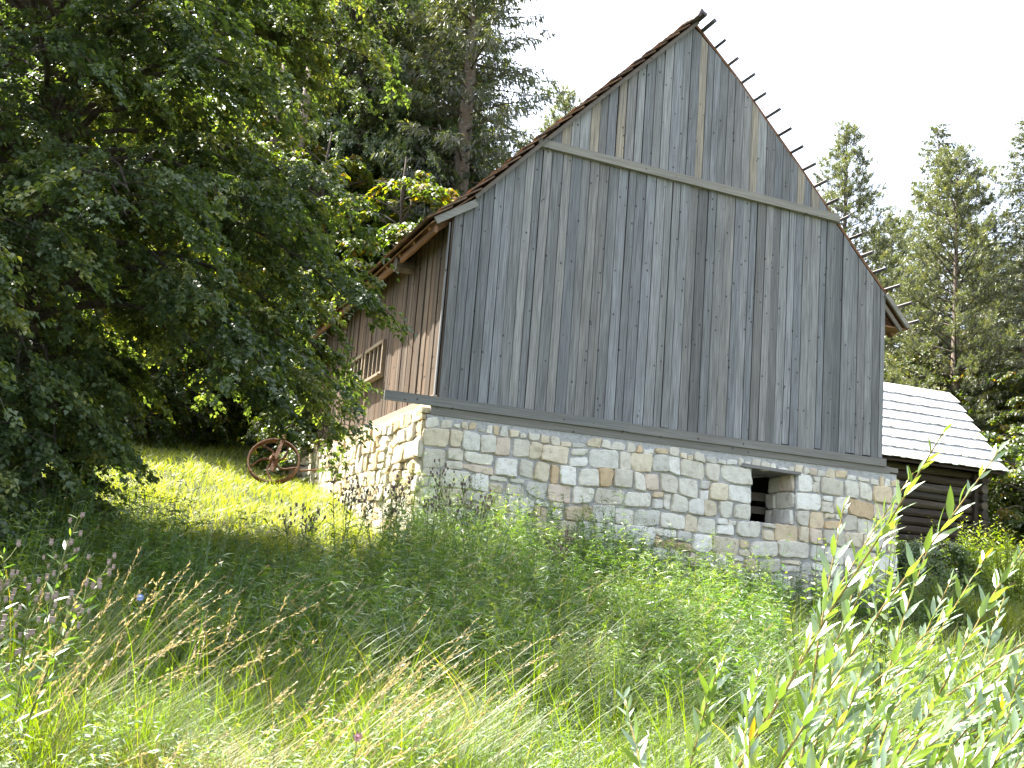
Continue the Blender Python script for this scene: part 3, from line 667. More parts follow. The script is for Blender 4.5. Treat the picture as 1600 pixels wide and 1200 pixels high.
def conifer(name, H, Rad, kind='spruce', seed=1, hmin=.06, dens=1.0, label=None, group=None, loc=(0, 0, 0), bark='bark_pale', lean=0.0):
    global rng
    rng = np.random.default_rng(seed); random.seed(seed)
    root = empty(name, loc); tag(root, label, 'tree', group)
    tb = MB(); tb.tube([(lean * H * (i / 9) ** 2, 0, H * i / 9 - .3) for i in range(10)], [max(.012, .018 * H * (1 - .97 * i / 9)) for i in range(10)], 9, jit=.05)
    lb = MB(); acc = Acc(); z = H * hmin
    while z < H * .985:
        u = z / H; nb_ = int(rng.integers(5, 8) if kind == 'spruce' else rng.integers(4, 6))
        a0 = rng.uniform(0, 6.28)
        for i in range(nb_):
            az = a0 + i * 2 * pi / nb_ + rng.uniform(-.35, .35)
            full = Rad * ((1 - u) ** .75 if kind == 'spruce' else (1 - u) ** .78 * (1 - .25 * (1 - u) ** 3))
            if u < .25: full *= .55 + .45 * u / .25
            L = max(.22, full * rng.uniform(.62, 1.15)) 
            if rng.random() < .06: L *= 1.25
            rise = (-.05 + .55 * u ** 2) if kind == 'spruce' else (.15 + .55 * u); dr = (.28 - .2 * u) if kind == 'spruce' else (-.05)
            p0 = np.array([lean * H * u * u, 0, z + rng.uniform(-.1, .1)]); P = limb_pts(p0, az, L, rise, dr, 7)
            if kind == 'spruce': P[-1, 2] += .06 * L
            lb.tube(P, list(np.linspace(.008 + .010 * L, .004, 7)), 4, cap=False)
            if kind == 'spruce':
                nt_ = int(9 * L * dens) + 3; t = .12 + .88 * rng.random(nt_); B = interp(P, t * .999)
                sd = rng.choice([-1, 1], nt_); aa = az + sd * rng.uniform(.5, 1.1, nt_); l2 = (.20 + .34 * L * (1.05 - t)) * rng.uniform(.5, 1.1, nt_)
                # each side twig: hanging strands
                ks = 7; tt = rng.random((nt_, ks)); dd = np.stack([np.cos(aa), np.sin(aa), -.12 + 0 * aa], 1)
                Q = (B[:, None] + dd[:, None] * (l2[:, None] * tt)[..., None]).reshape(-1, 3); m_ = len(Q)
                # needle strips: half along twig, half hanging
                hang = rng.random(m_) < .5; ad = np.repeat(aa, ks) + rng.normal(0, .5, m_)
                D = np.stack([np.cos(ad), np.sin(ad), np.where(hang, -1.8, rng.uniform(-.5, .1, m_))], 1)
                Ln = np.where(hang, rng.uniform(.12, .30, m_), rng.uniform(.12, .24, m_)) * (.6 + .4 * min(1, L / 2))
                Nn = rng.normal(0, 1, (m_, 3)); acc.add(rhomb(Q, D, Nn, Ln, rng.uniform(.03, .05, m_), np.clip(rng.normal(.42 + .14 * rng.normal(), .2, m_), 0, 1)))
                # topside along the main axis
                Q2 = interp(P, rng.random(int(10 * L) + 4) * .999); m_ = len(Q2); ad = az + rng.normal(0, .6, m_)
                acc.add(rhomb(Q2, np.stack([np.cos(ad), np.sin(ad), rng.uniform(-.3, .35, m_)], 1), rng.normal(0, 1, (m_, 3)), rng.uniform(.1, .2, m_), .04, rng.random(m_)))
            else:
                nc = int(5.5 * L * dens) + 3; t = .25 + .75 * rng.random(nc) ** .7; B = interp(P, t * .999) + rng.normal(0, 1, (nc, 3)) * np.array([.16, .16, .10]) * (.4 + .6 * min(1, L / 2)); B[-1] = P[-1]
                kn = 24; ax = np.stack([cos(az) * .5 + rng.normal(0, .35, nc), sin(az) * .5 + rng.normal(0, .35, nc), .75 + rng.normal(0, .25, nc)], 1)
                ax = unit(ax); h_ = rng.random((nc, kn)); Q = (B[:, None] + ax[:, None] * (h_ * .17)[..., None]).reshape(-1, 3)
                D = (np.repeat(ax, kn, 0) * .75 + rng.normal(0, .6, (nc * kn, 3))); m_ = len(Q)
                tone = np.repeat(np.clip(rng.normal(.45, .2, nc), 0, 1), kn)
                acc.add(rhomb(Q, D, rng.normal(0, 1, (m_, 3)), rng.uniform(.10, .17, m_), .022, np.clip(tone + rng.normal(0, .12, m_), 0, 1)))
        z += (.30 + .014 * H) * (1 - .5 * u) * rng.uniform(.7, 1.25) / max(.7, dens) ** .3
    tb.build('trunk', M[bark], root, smooth=True); lb.build('limbs', M['bark'], root); acc.build('crown', M[kind], root)
    return root

def shape_main(u, az):
    # wide skirt low down on the side away from the barn, arching limbs above
    b = 1.0 - .72 * max(0, u - .45) ** 1.5
    right = max(0, cos(az + .15)) ** 1.3; b *= 1 - .13 * max(0, cos(az + .35)) * (u < .7)
    if u < .30: b *= 1 - .85 * right
    back = max(0, cos(az - 1.35)); b *= 1 - .45 * back
    return b
LT = broad_tree('linden_tree', (-5.75, .3, gz(-5.75, .3)), 10.0, 5.0, 215, leaf=.068, mat='linden', hmin=.05, shape=shape_main, nsec=16, ntw=10, nlf=22, seed=12, trunk_r=.34,
           label='huge dark green broadleaf tree filling the left side of the picture')
# trees behind, one builder call per kind, then copies
def cp(src, loc, s=1.0, rz=0.0, label=None, group=None):
    c = copy_tree(src); c.location = (loc[0], loc[1], float(gz(loc[0], loc[1]))); c.scale = (s, s, s * random.uniform(.96, 1.05)); c.rotation_euler = (0, 0, rz)
    if label: c['label'] = label
    if group: c['group'] = group
    elif 'group' in c: del c['group']
    return c
def pol(px, D):
    """point at a bearing (degrees right of the view axis) and a distance from the camera"""
    a = VIEW + R(px); return (CAM[0] + D * sin(a), CAM[1] + D * cos(a))
def g3(p, dz=0): return (p[0], p[1], float(gz(p[0], p[1])) + dz)
def brg(px): return math.degrees(math.atan((px - 800) / 1772.))
BW = 'conifers standing in the wood behind the barn'
p = pol(brg(690), 30); S1 = conifer('spruce_tree', 21, 4.4, 'spruce', 5, dens=1.15, loc=g3(p), label='tall spruce with drooping branches reaching over the left roof slope')
p = pol(brg(1322), 40); P1 = conifer('pine_tree', 13.1, 3.5, 'pine', 8, dens=1.7, loc=g3(p), label='pointed pale green pine close against the right roof slope')
p = pol(brg(1505), 37); P2 = conifer('pine_tree', 11.7, 4.4, 'pine', 19, dens=1.9, loc=g3(p), label='broad pine with bare pale trunk above the cabin roof')
p = pol(brg(1475), 43); S2 = conifer('spruce_tree', 13.8, 3.4, 'spruce', 23, loc=g3(p), label='slim spruce tip showing just left of the broad pine')
p = pol(brg(1620), 36); cp(S1, p, .60, 2.0, 'dark spruce cut by the right edge of the picture')
p = pol(brg(853), 40); cp(P1, p, 1.02, 1.0, 'small pine tip peeking over the left roof slope')
p = pol(brg(1400), 46); cp(P2, p, .92, 2.5, 'far pine filling the gap between the two nearer pines')
p = pol(brg(640), 36); cp(P2, p, 1.4, .6, 'pine behind the spruce at the left roof slope')
p = pol(brg(560), 34); cp(S2, p, 1.4, 1.2, 'spruce standing behind the edge of the big broadleaf tree')
for i, (b_, D, s, k) in enumerate([(1300, 52, .8, 0), (1440, 50, .75, 1), (1560, 46, .8, 1), (1640, 44, .8, 0), (1700, 40, .9, 1), (1370, 55, .7, 0), (520, 58, 1.4, 0), (200, 62, 1.5, 1), (60, 50, 1.5, 0), (-100, 48, 1.4, 1), (340, 66, 1.5, 1), (760, 46, .9, 0), (1530, 55, .9, 0), (1610, 58, .9, 1)]):
    cp((S2, P2)[k], pol(brg(b_), D), s, i * 1.1, 'conifer standing in the dense wood behind the barn', BW)
L2 = cp(LT, pol(brg(480), 33), .95, 2.2, 'second broadleaf tree behind the barn, between the big crown and the spruce'); L2.scale = (.95, .95, 1.62)
L3 = cp(LT, pol(brg(640), 32), .75, 4.0, 'third broadleaf tree low against the left roof slope'); L3.scale = (.72, .72, 1.05)
# broad-leaved trees of the wood, yellow-green against the light
U1 = broad_tree('young_tree', g3(pol(brg(600), 27)), 9.0, 2.6, 46, leaf=.13, mat='understory', nsec=9, ntw=7, nlf=10, seed=31, trunk_r=.13, bark='bark', hmin=.30, bright=.2, label='yellow green broadleaf tree glowing against the light beside the roof')
for i, (b_, D, s, lb_) in enumerate([(470, 29, 1.05, 'yellow green tree above the rusty flywheel'), (330, 31, 1.15, 'leafy tree behind the big broadleaf crown, left of the flywheel')]):
    cp(U1, pol(brg(b_), D), s, i * 2 + 1, lb_)
UG = 'small broadleaf trees in the wood behind'
for i, (b_, D, s) in enumerate([(180, 30, 1.1), (40, 31, 1.2), (-80, 29, 1.1), (540, 40, 1.2), (400, 42, 1.2), (1450, 38, .62), (1560, 37, .60), (1650, 35, .66), (1500, 44, .75), (250, 40, 1.3), (680, 42, 1.0)]):
    cp(U1, pol(brg(b_), D), s, i * 1.7, 'small broadleaf tree in the shade of the wood behind', UG)
# bare trunks seen under the crown
def trunk_tree(loc, r, H, label):
    root = empty('forest_tree', loc); tag(root, label, 'tree')
    mb = MB(); mb.tube([(.05 * sin(i), .04 * cos(i * 2), -.3 + H * i / 8) for i in range(9)], [r * (1.15 if i == 0 else 1 - .5 * i / 8) for i in range(9)], 12, jit=.06); mb.build('trunk', M['bark_pale'], root, smooth=True)
    c = S2.children[2].copy(); COL.objects.link(c); c.name = 'crown'; c.parent = root; c.location = (0, 0, H * .45); c.scale = (1, 1, H / 26)
trunk_tree(g3(pol(brg(379), 31)), .19, 11, 'straight bare trunk nearest left of the rusty flywheel')
trunk_tree(g3(pol(brg(422), 29.5)), .21, 11, 'darker bare trunk right above the rusty flywheel')
trunk_tree(g3(pol(brg(343), 36)), .2, 11, 'thinner bare trunk farther back, leftmost under the crown')
# shrubs
def shrub(loc, H, Rd, leaf, mat, seed, label, group=None, name='shrub', n=26, nsec=7, ntw=6, nlf=11):
    return broad_tree(name, loc, H, Rd, n, leaf=leaf, mat=mat, hmin=.05, nsec=nsec, ntw=ntw, nlf=nlf, seed=seed, trunk_r=.03, label=label, group=group, cat='shrub')
H1 = shrub(g3(pol(brg(1475), 21.8)), 1.0, .85, .05, 'weed_light', 41, 'rounded bush between the stone wall corner and the cabin', n=34, nsec=9, ntw=8, nlf=13)
cp(H1, pol(brg(1425), 22.6), .9, 1.9, 'smaller bush tucked behind the right corner of the stone wall')
H2 = shrub(g3(pol(brg(500), 25.5)), 2.4, 1.5, .08, 'understory', 43, 'leafy bush behind the far end of the side wall')
random.seed(9)
SG = 'bushes along the foot of the wood'
for i, (b_, D, s) in enumerate([(455, 29, .9), (400, 34, 1.3), (350, 31, 1.0), (300, 30, 1.1), (230, 29, 1.2), (140, 28, 1.2), (50, 28, 1.3), (-40, 27, 1.3), (440, 36, 1.6), (520, 33, 1.5),
                                (1545, 33, 1.1), (1590, 34, 1.3), (1630, 32, 1.3), (1570, 38, 1.8), (1620, 40, 1.9), (1680, 34, 1.6), (1470, 40, 1.8), (1520, 42, 1.9), (380, 44, 2.0), (280, 42, 2.0), (480, 46, 2.0), (180, 40, 2), (60, 40, 2)]):
    cp(H2, pol(brg(b_), D), s, i * 1.3, 'leafy bush at the shaded foot of the wood', SG)

# ------------------------------------------------------------------ GROUND COVER
rng = np.random.default_rng(77); random.seed(77)
WIND = -.15  # blades lean to picture right
def grass_field(n, r0, r1, a0, a1, hfun, wfun, p=1.0, mask=None, toneb=0.0):
    x, y = sector(n, r0, r1, a0, a1, p); ok = free(x, y)
    if mask is not None: ok &= mask(x, y)
    x, y = x[ok], y[ok]; P = ground_pts(x, y); m_ = len(x); H = hfun(x, y) * rng.uniform(.55, 1.15, m_)
    az = np.where(rng.random(m_) < .5, rng.normal(WIND, .8, m_), rng.uniform(0, 6.28, m_))
    tone = np.clip(.42 + toneb + .35 * (nz(x, y, 1.1, 3) - .5) + rng.normal(0, .17, m_) + (rng.random(m_) < .035) * .5, 0, 1)
    return blades(P, H, wfun(x, y) * rng.uniform(.6, 1.2, m_), az, rng.uniform(.0, .35, m_), rng.uniform(.1, .75, m_), 4, tone)
rad = lambda x, y: np.hypot(x - CAM[0], y - CAM[1])
acc = Acc()
def tuft(x, y): return nz(x, y, 3.1, 6)
acc.add(grass_field(270000, 3.0, 17, -36, 36, lambda x, y: (.30 + .34 * nz(x, y, .9, 1)) * (.5 + 1.0 * tuft(x, y)), lambda x, y: .004 + .00055 * rad(x, y), 1.15,
        lambda x, y: (y < np.where(x < -.6, -1.5, 1.5)) & (rng.random(len(x)) < (.25 + 1.0 * tuft(x, y)) * np.where((y > -8.5) & (y < .5), .45, 1))))
acc.add(grass_field(16000, 7, 16.5, -34, 16, lambda x, y: .65 + .5 * nz(x, y, .9, 1), lambda x, y: .009 + 0 * x, .9, lambda x, y: (y < np.where(x < -.9, -2.2, -.3)) & (tuft(x, y) > .4)))
o = acc.build('grass', M['grass']); tag(o, 'long lush green grass covering the foreground slope', 'grass', kind='stuff')
acc = Acc()
acc.add(grass_field(80000, 12, 33, -36, -4, lambda x, y: .17 + .12 * nz(x, y, 1.3, 2), lambda x, y: .0035 + .0005 * rad(x, y), 1, lambda x, y: (y > -2.8) & (x < -.2)))
acc.add(grass_field(70000, 15, 36, 12, 36, lambda x, y: .38 + .32 * nz(x, y, 1.3, 2), lambda x, y: .004 + .0006 * rad(x, y), 1, lambda x, y: x > 8.4))
o = acc.build('short_grass', M['short_grass']); tag(o, 'short sunlit grass on the slopes beside the barn', 'grass', kind='stuff')

def weed_patch(x, y, H, nleaf, L, W, acc, stems, spread=.25, tone0=.4, up=.35, lean=.12):
    P = ground_pts(x, y); n = len(x); az = rng.uniform(0, 6.28, n) * .6 + WIND * .4; ln = rng.uniform(0, lean * 2, n)
    S = blades(P, H, np.full(n, .008), az, ln, rng.uniform(0, .2, n), 4, np.clip(rng.normal(tone0, .1, n), 0, 1)); stems.add(S)
    C = S[0].reshape(n, 5, 2, 3).mean(2)
    t = .12 + .88 * rng.random((n, nleaf)) ** .85; k = 4; i = np.minimum((t * k).astype(int), k - 1); f = (t * k - i)[..., None]
    r_ = np.arange(n)[:, None]; B = C[r_, i] * (1 - f) + C[r_, i + 1] * f
    a = rng.uniform(0, 6.28, (n, nleaf)); D = np.stack([np.cos(a), np.sin(a), np.full_like(a, up) + rng.normal(0, .25, a.shape)], -1)
    sz = (1.15 - .6 * t) * rng.uniform(.6, 1.15, t.shape); tn = np.clip(np.repeat(rng.normal(tone0, .13, n) + .7 * (nz(x, y, 1.6, 11) - .5), nleaf) + rng.normal(0, .13, n * nleaf) + .2 * (t.ravel() > .85), 0, 1)
    acc.add(leaves(B.reshape(-1, 3), D.reshape(-1, 3), np.tile((0, 0, 1.), (n * nleaf, 1)) + rng.normal(0, .3, (n * nleaf, 3)), L * sz.ravel(), W * sz.ravel(), prof=((0, .3), (.4, 1.), (1, 0)), droop=.45, rnd=tn))
def pick(n, r0, r1, a0, a1, mask, p=1.0):
    x, y = sector(n, r0, r1, a0, a1, p); ok = free(x, y) & mask(x, y); return x[ok], y[ok]
# dark weeds in the shade before the wall
acc = Acc()
x, y = pick(5600, 8.6, 17.5, -34, 14, lambda x, y: (y < np.where(x < -.9, -3.0, -.25)) & (nz(x, y, .7, 5) > .12), .8)
hh = (.30 + 1.0 * nz(x, y, 1.3, 4)) * rng.choice([.75, 1, 1, 1.3], len(x)) * np.clip((y + 17) / 12, .5, 1.15) * np.where(x > 2.2, np.clip(1 - (x - 2.2) * .16, .45, 1), 1)
weed_patch(x[::2], y[::2], hh[::2], 30, .17, .034, acc, acc, tone0=.35)
weed_patch(x[1::2], y[1::2], hh[1::2] * 1.1, 40, .13, .017, acc, acc, tone0=.55, up=.7)
n_ = 260; x = rng.uniform(-1.0, 4.6, n_); y = rng.uniform(-2.4, -.35, n_); k_ = rng.random(n_) < np.clip(1.15 - x * .2, .3, 1); x, y = x[k_], y[k_]
x2 = rng.uniform(4.2, 9.3, 420); y2 = rng.uniform(-1.7, -.25, 420)
weed_patch(x2, y2, rng.uniform(.35, .8, 420), 30, .12, .022, acc, acc, tone0=.5, up=.6)
weed_patch(x, y, rng.uniform(.9, 1.55, len(x)) * np.clip(1.05 - x * .08, .6, 1), 44, .16, .016, acc, acc, tone0=.6, up=1.1, lean=.10)
o = acc.build('weeds', M['weed']); tag(o, 'dense dark green leafy weeds in the shade before the stone wall', 'weeds', kind='stuff')
acc = Acc()
x, y = pick(1100, 3.6, 9.5, -34, -2, lambda x, y: nz(x, y, 1.2, 9) > .42, 1.1); weed_patch(x, y, rng.uniform(.3, .7, len(x)), 28, .085, .022, acc, acc, tone0=.5)
x, y = pick(1700, 5, 15, 0, 34, lambda x, y: (nz(x, y, 1.0, 7) > .35) & (y < -.3), 1.0); weed_patch(x, y, rng.uniform(.35, .7, len(x)), 26, .085, .018, acc, acc, tone0=.35)
x, y = pick(1500, 17, 27, 16.5, 36, lambda x, y: (x > 8.6), 1.0); weed_patch(x, y, rng.uniform(.4, .9, len(x)), 30, .12, .028, acc, acc, tone0=.5)
o = acc.build('meadow_weeds', M['weed_light']); tag(o, 'sunlit pale green leafy weeds among the meadow grass', 'weeds', kind='stuff')
# tall dry flowering grass
def stalks(cx, cy, n, H, sp, acc, az0=-.1, lean=.35):
    n = max(4, int(n * .62))
    x = cx + rng.normal(0, sp, n); y = cy + rng.normal(0, sp, n); P = ground_pts(x, y); Hn = H * rng.uniform(.7, 1.12, n); az = rng.normal(az0, .55, n); le = np.clip(rng.normal(lean * .75, .17, n), 0, .8); cu = rng.uniform(.05, .6, n)
    tn = np.clip(rng.normal(.4, .2, n), 0, 1); S = blades(P, Hn, np.full(n, .005), az, le, cu, 8, tn); acc.add(S)
    C = S[0].reshape(n, 9, 2, 3).mean(2); k = 26; t = .80 + .20 * rng.random((n, k)); i = np.minimum((t * 8).astype(int), 7); f = (t * 8 - i)[..., None]; r_ = np.arange(n)[:, None]
    B = C[r_, i] * (1 - f) + C[r_, i + 1] * f; T = unit(C[:, -1] - C[:, -3]); D = np.repeat(T, k, 0) + rng.normal(0, .33, (n * k, 3)); D[:, 2] -= .05
    acc.add(rhomb(B.reshape(-1, 3), D, rng.normal(0, 1, (n * k, 3)), rng.uniform(.014, .034, n * k), .0065, np.clip(.65 + rng.normal(0, .18, n * k), 0, 1)))
acc = Acc()
def at(px, D): return pol(brg(px), D)
for px, D, n, H, sp in [(120, 6.6, 26, 1.15, .12), (165, 6.4, 22, 1.2, .10), (60, 6.2, 22, 1.0, .2), (20, 5.5, 14, .95, .15), (250, 6.8, 16, 1.0, .2), (330, 7.4, 22, 1.0, .3), (430, 6.2, 24, .95, .22), (490, 5.4, 34, .95, .17), (560, 5.6, 26, 1.0, .2), (600, 6.6, 22, 1.1, .2), (640, 7.6, 16, 1.0, .3),
                        (390, 5.0, 14, .75, .2), (700, 6.2, 10, .8, .3), (1060, 11, 24, .9, .35), (1000, 9, 8, .9, .4), (200, 5.0, 12, .8, .3), (520, 9, 20, .95, .5), (300, 9, 24, .95, .6), (640, 4.6, 12, .7, .3), (1590, 13, 20, .9, .6), (1530, 20, 30, .9, .8), (1580, 18, 30, .9, .7), (760, 6.0, 16, .55, .5), (520, 12, 26, 1.2, .8), (700, 11, 26, 1.1, .8), (860, 11.5, 22, 1.1, .9), (400, 11.5, 22, 1.2, .7), (950, 9.5, 14, .9, .8), (60, 4.6, 10, .6, .3)]:
    q = at(px, D); stalks(q[0], q[1], n, H, sp, acc)
o = acc.build('tall_dry_grass', M['dry']); tag(o, 'tall golden flowering grass stalks leaning to the right', 'grass', kind='stuff')
# matted brown grass
q = at(335, 6.0); x = q[0] + rng.normal(0, .28, 1500); y = q[1] + rng.normal(0, .22, 1500); P = ground_pts(x, y); P[:, 2] += .12
acc = Acc(); acc.add(blades(P, rng.uniform(.15, .42, 1500), np.full(1500, .005), rng.uniform(0, 6.28, 1500), rng.uniform(.2, 1.1, 1500), rng.uniform(.3, 1.2, 1500), 4, np.clip(rng.normal(.35, .2, 1500), 0, 1)))
o = acc.build('withered_grass', M['dry']); tag(o, 'matted brown withered grass patch in the lower left', 'grass', kind='stuff')

# ------------------------------------------------------------------ SINGLE PLANTS
def stem_plant(name, loc, nst, H, leafL, leafW, nleaf, mat, seed, label, cat='plant', group=None, lean=(0, 0), spread=.12, head=None, up=.4, stem_mat='stem', curve=.15, base_r=.008, alt=None):
    global rng
    rng = np.random.default_rng(seed); random.seed(seed)
    root = empty(name, loc); tag(root, label, cat, group)
    sb = MB(); acc = Acc(); heads = []
    for s in range(nst):
        h = H * rng.uniform(.48 if name == 'willow_bush' else .72, 1.08); t = np.linspace(0, 1, 8); b0 = rng.normal(0, spread * .35, 2)
        dx = lean[0] + rng.normal(0, spread); dy = lean[1] + rng.normal(0, spread)
        b0 = b0 * (2.3 if name == 'willow_bush' else 1); C = np.stack([b0[0] + dx * t * h + curve * dx * t ** 2 * h, b0[1] + dy * t * h, t * h - .05 - .12 * abs(dx) * t ** 2 * h], 1); C[1:-1] += rng.normal(0, .006, (6, 3))
        sb.tube(C, list(np.linspace(base_r, .0022, 8)), 5, cap=False)
        tt = np.linspace(.18, 1, nleaf) + rng.normal(0, .01, nleaf); tt = np.clip(tt, 0, .999); B = interp(C, tt); T = unit(C[-1] - C[-3])
        a = np.arange(nleaf) * 2.4 + rng.uniform(0, 6.28); D = np.stack([np.cos(a), np.sin(a), 0 * a], 1) * 1.0 + T * (up * 2 + rng.normal(0, .15, (nleaf, 1)))
        if alt: D = D * np.array([alt, alt, 1]) + T * .6
        sz = np.where(tt > .9, .6, 1) * rng.uniform(.75, 1.1, nleaf); tn = np.clip(rng.normal(.45, .2, nleaf) + .35 * (tt > .93), 0, .96); tn[-1] = 1 if mat == 'willow' and rng.random() < .35 else tn[-1]
        acc.add(leaves(B, D, np.array([0, 0, 1.]) + rng.normal(0, .45, (nleaf, 3)), leafL * sz, leafW * sz, prof=((0, .12), (.2, .75), (.45, 1.), (.75, .62), (1, 0)), droop=.12, fold=.22, rnd=tn))
        if head:
            for k in range(head[0]):
                tp = interp(C, np.array([rng.uniform(.72, .999)]))[0]; a_ = rng.uniform(0, 6.28); l_ = rng.uniform(.04, .17); e = tp + np.array([cos(a_) * l_ * .7, sin(a_) * l_ * .7, l_ * .9])
                sb.tube([tp, (tp + e) / 2 + np.array([0, 0, -.01]), e], .0022, 3, cap=False); r_ = head[1] * rng.uniform(.7, 1.2)
                heads.append((e, r_))
    sb.build('stem', M[stem_mat], root); acc.build('leaves', M[mat], root)
    if head:
        hb = MB(); hb.tube([(0, 0, -1), (0, 0, 0), (0, 0, 1), (0, 0, 1.9)], [.5, 1, .75, 1.05], 6); hme = hb.mesh('flower_head'); hme.materials.append(M[head[2]])
        for e, r_ in heads[:90]:
            ho = bpy.data.objects.new('flower_head', hme); COL.objects.link(ho); ho.parent = root; ho.location = e; ho.scale = (r_, r_, r_)
    return root
# willow bush: many long shoots leaning to the right
for i, (px, D, n, H, lx, lab) in enumerate([(1110, 3.7, 8, 1.25, .05, 'leftmost willow bush of the foreground with upright yellow tipped shoots'),
                                   (1140, 4.5, 30, 2.2, .46, 'tallest willow bush with silvery leaves reaching up before the stone wall'),
                                   (1190, 3.9, 60, 1.42, .52, 'wide willow bush leaning right in the lower right foreground'),
                                   (1190, 3.4, 30, 1.05, .35, 'low willow bush at the bottom edge below the tall silvery shoots'),
                                   (1430, 3.8, 60, 1.50, .50, 'rightmost willow bush cut by the picture edge'),
                                   (1310, 4.9, 56, 1.85, .46, 'farther willow bush behind the wide leaning one'),
                                   (1320, 3.2, 40, 1.15, .40, 'short willow bush filling the bottom right foreground')]):
    q = pol(brg(px), D); stem_plant('willow_bush', g3(q), n, H, .118, .028, 72, 'willow', 100 + i, lab, 'willow', 'willow bushes in the foreground', lean=(lx * 1.55, -lx * .5), spread=.30, up=.45, stem_mat='stem_red', alt=.8)
# sapling before the right half of the wall
q = pol(brg(1385), 9.5); stem_plant('sapling', g3(q), 7, 2.0, .085, .038, 44, 'weed_light', 131, 'young leafy sapling before the right corner of the stone wall', 'sapling', lean=(.06, 0), spread=.07, up=.3, base_r=.01)
q = pol(brg(1285), 10.5); stem_plant('sapling', g3(q), 5, 1.65, .07, .034, 40, 'weed', 132, 'thin dark sapling before the wall below the dark opening', 'sapling', spread=.08, up=.2)
# thistles
tl = [(75, 6.6, 1.55, 3, 'pale thistle in seed, left of the golden stalks at the left edge'), (100, 6.2, 1.2, 3, 'lower thistle in seed among the golden stalks at the left'),
      (560, 14.6, 1.5, 5, 'leftmost thistle standing before the sunlit side wall'), (620, 14.3, 1.35, 5, 'thistle before the near corner of the stone base'), (690, 14.0, 1.65, 5, 'tall thistle with brown heads right of the wall corner'),
      (760, 14.2, 1.5, 5, 'thistle with brown heads before the yellow stones'), (900, 13.8, 1.15, 4, 'short thistle before the middle of the stone wall'), (480, 13.5, 1.1, 4, 'thistle at the edge of the shade below the flywheel')]
for i, (px, D, H, n, lab) in enumerate(tl):
    stem_plant('thistle', g3(pol(brg(px), D)), n, H, .11, .02, 24, 'weed', 150 + i, lab, 'thistle', 'thistles in the meadow', spread=.16, head=(14, .012, 'flower' if i < 2 else 'seed'), up=.35)
# reed-like tufts before the wall
for i, (px, D, H, lab) in enumerate([(775, 13.2, 1.45, 'tall reed tuft before the yellow stones of the wall'), (860, 13.0, 1.15, 'reed tuft before the middle of the stone wall'), (1030, 12.5, 1.1, 'lone reed tuft right of the middle of the wall')]):
    rng = np.random.default_rng(170 + i); n = 46; root = empty('reed', g3(pol(brg(px), D))); tag(root, lab, 'reed', 'reeds before the stone wall')
    acc = Acc(); acc.add(blades(np.stack([rng.normal(0, .13, n), rng.normal(0, .13, n), np.zeros(n) - .05], 1), H * rng.uniform(.55, 1.05, n), np.full(n, .022), rng.uniform(0, 6.28, n), rng.uniform(.02, .22, n), rng.uniform(0, .3, n), 6)); acc.build('blades', M['weed'], root)
# goldenrod clump by the cabin
for i, (px, D, n, H, lab) in enumerate([(1540, 21.5, 46, 1.5, 'tall bright green clump before the cabin corner'), (1592, 20.5, 50, 1.45, 'tall bright green clump at the right edge beyond the cabin corner')]):
    stem_plant('goldenrod', g3(pol(brg(px), D)), n, H, .11, .028, 34, 'goldenrod', 180 + i, lab, 'plant', spread=.26, up=.3)
# small flowers
for i, (px, D, h, c, lab) in enumerate([(250, 7.0, .95, (.30, .38, .75), 'single pale blue flower on a thin stalk at the left'), (600, 5.2, .62, (.50, .22, .30), 'single pink clover head among the golden stalks')]):
    root = empty('wildflower', g3(pol(brg(px), D))); tag(root, lab, 'flower'); mb = MB(); mb.tube([(0, 0, 0), (.02, 0, h * .5), (.03, .01, h)], .0025, 5); mb.build('stem', M['stem'], root)
    mm = rough_mat('petal_' + ('blue', 'pink')[i], [(.3, c), (.7, tuple(v * 1.2 for v in c))], scale=30); mb = MB()
    for k in range(12):
        a = k * pi / 6; mb.add([(.03, .01, h), (.03 + .018 * cos(a - .2), .01 - .008, h + .018 * sin(a - .2)), (.03 + .022 * cos(a), .01 - .010, h + .022 * sin(a)), (.03 + .018 * cos(a + .2), .01 - .008, h + .018 * sin(a + .2))], [(0, 1, 2, 3)])
    mb.tube([(.03, .012, h - .012), (.03, .002, h + .006)], [.006, .009], 8); mb.build('petals', mm, root)
# pale sheet hung on a post by the wood, right of the cabin
q = pol(brg(1548), 31.5); root = empty('cloth_sheet', g3(q)); tag(root, 'small pale blue cloth over a post in the weeds right of the cabin', 'cloth')
n_ = 12; vs = []; fs = []
for i in range(n_):
    for j in range(6):
        u = i / (n_ - 1) - .5; v = j / 5 - .5; vs.append((u * .55, v * .4, 1.02 - 1.1 * u * u - .5 * v * v + .03 * sin(9 * u + 4 * v)))
for i in range(n_ - 1):
    for j in range(5): a = i * 6 + j; fs.append((a, a + 6, a + 7, a + 1))
mb = MB(); mb.add(vs, fs); mb.build('cloth', M['white_cloth'], root, smooth=True); mb = MB(); mb.tube([(0, 0, -.1), (0, 0, 1.0)], .03, 8); mb.build('post', M['bark_pale'], root)

# ------------------------------------------------------------------ HAZE
HAZE = 0
if HAZE > 0:
    mb = MB(); mb.box(-400, 400, -410, 412, -20, 38); m, nt, ns, ls = newmat('haze_air'); pv = N(ns, 'ShaderNodeVolumePrincipled'); pv.inputs['Density'].default_value = HAZE; pv.inputs['Color'].default_value = (.93, .96, 1, 1); pv.inputs['Anisotropy'].default_value = .3
    o_ = N(ns, 'ShaderNodeOutputMaterial'); ls.new(pv.outputs[0], o_.inputs['Volume']); o = mb.build('haze', m); tag(o, kind='stuff')
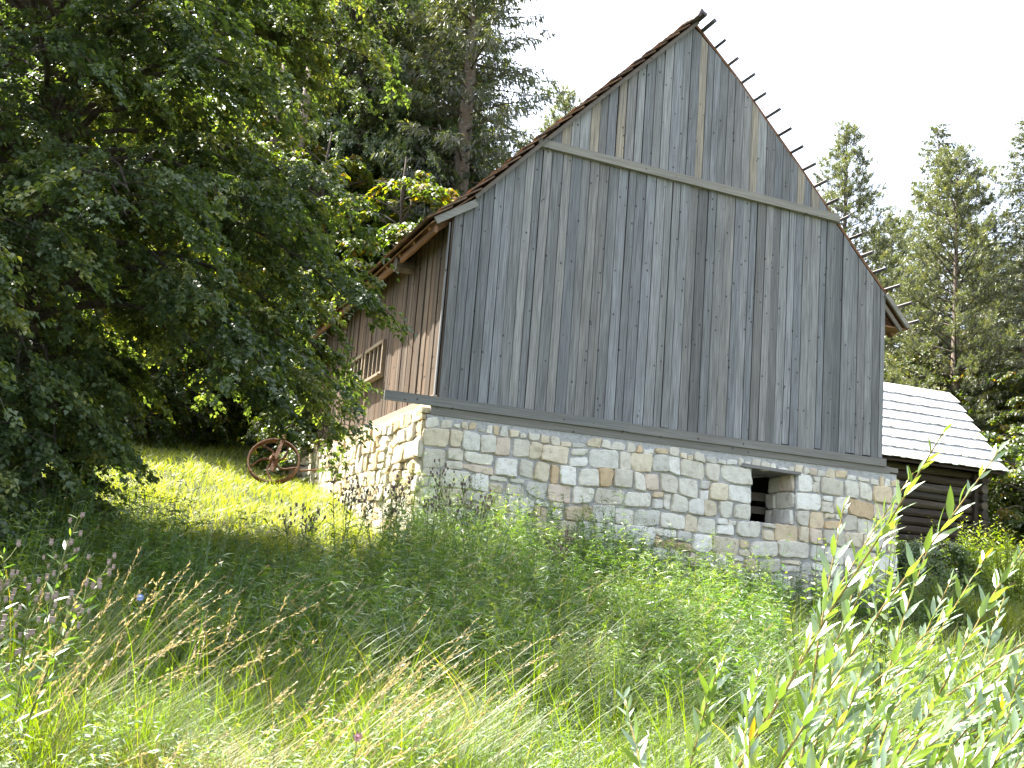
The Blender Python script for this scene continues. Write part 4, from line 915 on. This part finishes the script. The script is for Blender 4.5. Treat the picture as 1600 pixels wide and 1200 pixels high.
# ------------------------------------------------------------------ LIGHT, SKY, CAMERA
EL, AZ = 60.0, -32.0    # elevation; azimuth from +Y, negative = towards -X
w = bpy.data.worlds.new('World'); scene.world = w; w.use_nodes = True
wn, wl = w.node_tree.nodes, w.node_tree.links
sky = wn.new('ShaderNodeTexSky'); sky.sky_type = 'NISHITA'; sky.sun_disc = False; sky.sun_elevation = R(EL); sky.sun_rotation = R(AZ); sky.air_density = 1.0; sky.dust_density = 6.0; sky.ozone_density = 1.0; sky.altitude = 400
bg = wn['Background']; hs_ = wn.new('ShaderNodeHueSaturation'); hs_.inputs['Saturation'].default_value = .62; wl.new(sky.outputs[0], hs_.inputs['Color']); wl.new(hs_.outputs[0], bg.inputs[0]); bg.inputs[1].default_value = .13
sl = bpy.data.lights.new('sun', 'SUN'); sl.energy = 5.0; sl.angle = R(.55); sl.color = (1, .95, .86)
so = bpy.data.objects.new('sun', sl); COL.objects.link(so); so.rotation_euler = (R(90 - EL), 0, R(180 - AZ)); so['kind'] = 'structure'
from mathutils import Matrix, Vector
sd = Vector((sin(R(AZ)) * cos(R(EL)), cos(R(AZ)) * cos(R(EL)), sin(R(EL))))
so.rotation_euler = sd.to_track_quat('Z', 'Y').to_euler()

cd = bpy.data.cameras.new('camera'); co = bpy.data.objects.new('camera', cd); COL.objects.link(co); scene.camera = co
cd.sensor_width = 36; cd.lens = 36 * 1772.0 / 1600; cd.clip_end = 1500; cd.clip_start = .05
yaw, pit, rol = R(20.25), R(10.1), R(4.43)
f = Vector((sin(yaw) * cos(pit), cos(yaw) * cos(pit), sin(pit))); r = Vector((cos(yaw), -sin(yaw), 0)); u = r.cross(f)
r2 = r * cos(rol) + u * sin(rol); u2 = u * cos(rol) - r * sin(rol)
co.matrix_world = Matrix(((r2.x, u2.x, -f.x, CAM[0]), (r2.y, u2.y, -f.y, CAM[1]), (r2.z, u2.z, -f.z, CAM[2]), (0, 0, 0, 1)))
scene.render.engine = 'CYCLES'
scene.cycles.max_bounces = 7; scene.cycles.transparent_max_bounces = 4; scene.cycles.diffuse_bounces = 4; scene.cycles.transmission_bounces = 5
vs_ = scene.view_settings; vs_.view_transform = 'Standard'; vs_.look = 'None'; vs_.exposure = 2.25; vs_.gamma = 1
